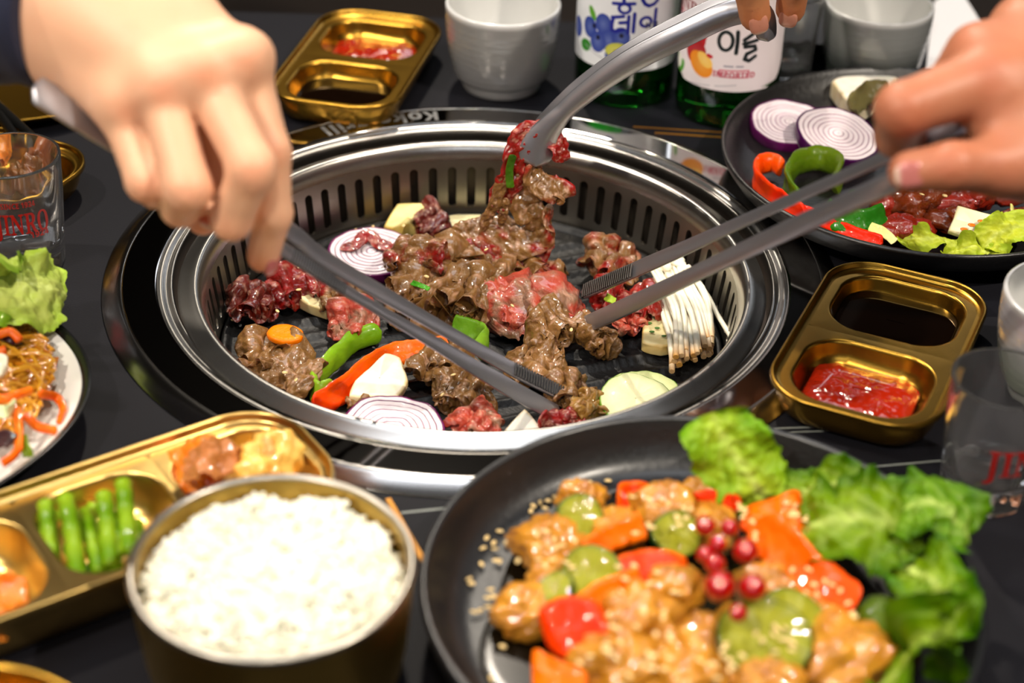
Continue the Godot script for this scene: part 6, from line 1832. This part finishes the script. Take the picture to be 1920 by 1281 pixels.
	chain(bones, [[Vector3(23.2, 28.73, -34.46), 3.0], [Vector3(17.29, 22.47, -17.1), 2.2], [Vector3(13.71, 19.43, -7.27), 1.2]], 0)
	chain(bones, [[Vector3(17.29, 22.47, -17.1), 2.0], [Vector3(15.72, 19.54, -7.95), 1.15]], 0)
	chain(bones, [[Vector3(17.29, 22.47, -17.1), 2.0], [Vector3(17.55, 19.48, -9.1), 1.1]], 0)
	chain(bones, [[Vector3(17.29, 22.47, -17.1), 1.9], [Vector3(19.5, 19.25, -10.76), 1.0]], 0)
	chain(bones, [[Vector3(17.45, 21.69, -17.77), 1.6], [Vector3(14.89, 18.22, -12.47), 1.2]], 0)
	chain(bones, [[Vector3(13.71, 19.43, -7.27), 1.1], [Vector3(13.56, 17.66, -4.3), 0.95], [Vector3(13.92, 15.61, -3.66), 0.9], [Vector3(14.42, 13.68, -4.06), 0.84]], 1)
	chain(bones, [[Vector3(15.72, 19.54, -7.95), 1.1], [Vector3(16.16, 17.5, -4.91), 0.95], [Vector3(16.34, 15.48, -4.53), 0.88], [Vector3(16.4, 13.61, -5.21), 0.8]], 2)
	chain(bones, [[Vector3(17.55, 19.48, -9.1), 1.05], [Vector3(18.31, 17.51, -6.6), 0.92], [Vector3(18.39, 15.73, -6.62), 0.84], [Vector3(18.11, 14.52, -7.73), 0.78]], 3)
	chain(bones, [[Vector3(19.5, 19.25, -10.76), 0.95], [Vector3(20.48, 17.55, -9.02), 0.82], [Vector3(20.56, 15.99, -9.19), 0.74], [Vector3(20.22, 15.05, -10.01), 0.68]], 4)
	chain(bones, [[Vector3(14.89, 18.22, -12.47), 1.15], [Vector3(14.37, 15.39, -10.23), 1.0], [Vector3(14.64, 13.87, -7.78), 0.84]], 5)
	warm = [[Vector3(14.35, 13.69, -3.34), 0.8, 0.45], [Vector3(16.38, 13.62, -4.49), 0.8, 0.5]]
	o = thing("person", "two fingertips at the top edge gripping the curved tongs, from the far side", "person", Vector3(14.98, 16.73, -6.08))
	part("hand", flesh(bones, 0.21, warm, lin(0.74, 0.5, 0.34)), M.skin, o)
	nail(o, Vector3(14.42, 13.68, -4.06), Vector3(14.42, 13.68, -4.06) - Vector3(13.92, 15.61, -3.66), Vector3(0.12, 0.1, 1), 0.84, lin(0.74, 0.5, 0.42))
	nail(o, Vector3(16.4, 13.61, -5.21), Vector3(16.4, 13.61, -5.21) - Vector3(16.34, 15.48, -4.53), Vector3(-0.25, -0.1, 1), 0.8, lin(0.76, 0.52, 0.44))
	var s2 := MB.new()
	s2.tube(spline([Vector3(18.5, 23.8, -20.98), Vector3(23.2, 28.73, -34.46), Vector3(32.19, 39.2, -63.02)], 12), 4.2, 32)
	part("sleeve", s2, M.black_cloth, o, "black sleeve")
	t = thing("tongs", "curved steel tongs held from the far side, lifting beef out of the grill", "tongs", Vector3(3.17, 4.16, -5.29), "steel tongs")
	var d1 := MB.new()
	bar(d1, [Vector3(3.19, 3.81, -5.18), Vector3(3.41, 5, -5.49), Vector3(4.2, 6.28, -5.62), Vector3(5.6, 7.85, -5.7), Vector3(8.1, 10.03, -5.59), Vector3(10.98, 11.89, -5.39), Vector3(13.44, 13.19, -5.41), Vector3(15.03, 13.26, -5.22), Vector3(15.35, 11.92, -4.81)], [1.7, 2.1, 1.5, 1.1, 1.2, 1.35, 1.4, 1.4, 1.35, 1.2, 1.1], 0.2, cam + Vector3(0.2, -0.25, 0.1), 0.3, 72)
	part("arm", d1, M.tongs, t)
	var d2 := MB.new()
	bar(d2, [Vector3(3.25, 4.32, -7.44), Vector3(3.93, 5.56, -7.3), Vector3(5.5, 7.49, -7.38), Vector3(8.04, 9.73, -7.19), Vector3(10.96, 11.66, -7.04), Vector3(13.48, 13.09, -6.78), Vector3(15.15, 13.15, -6.34)], [1.4, 1.3, 1.1, 1.2, 1.35, 1.4, 1.4, 1.3], 0.16, cam + Vector3(-0.2, 0.5, -0.3), -0.2, 60)
	part("arm", d2, M.tongs, t)
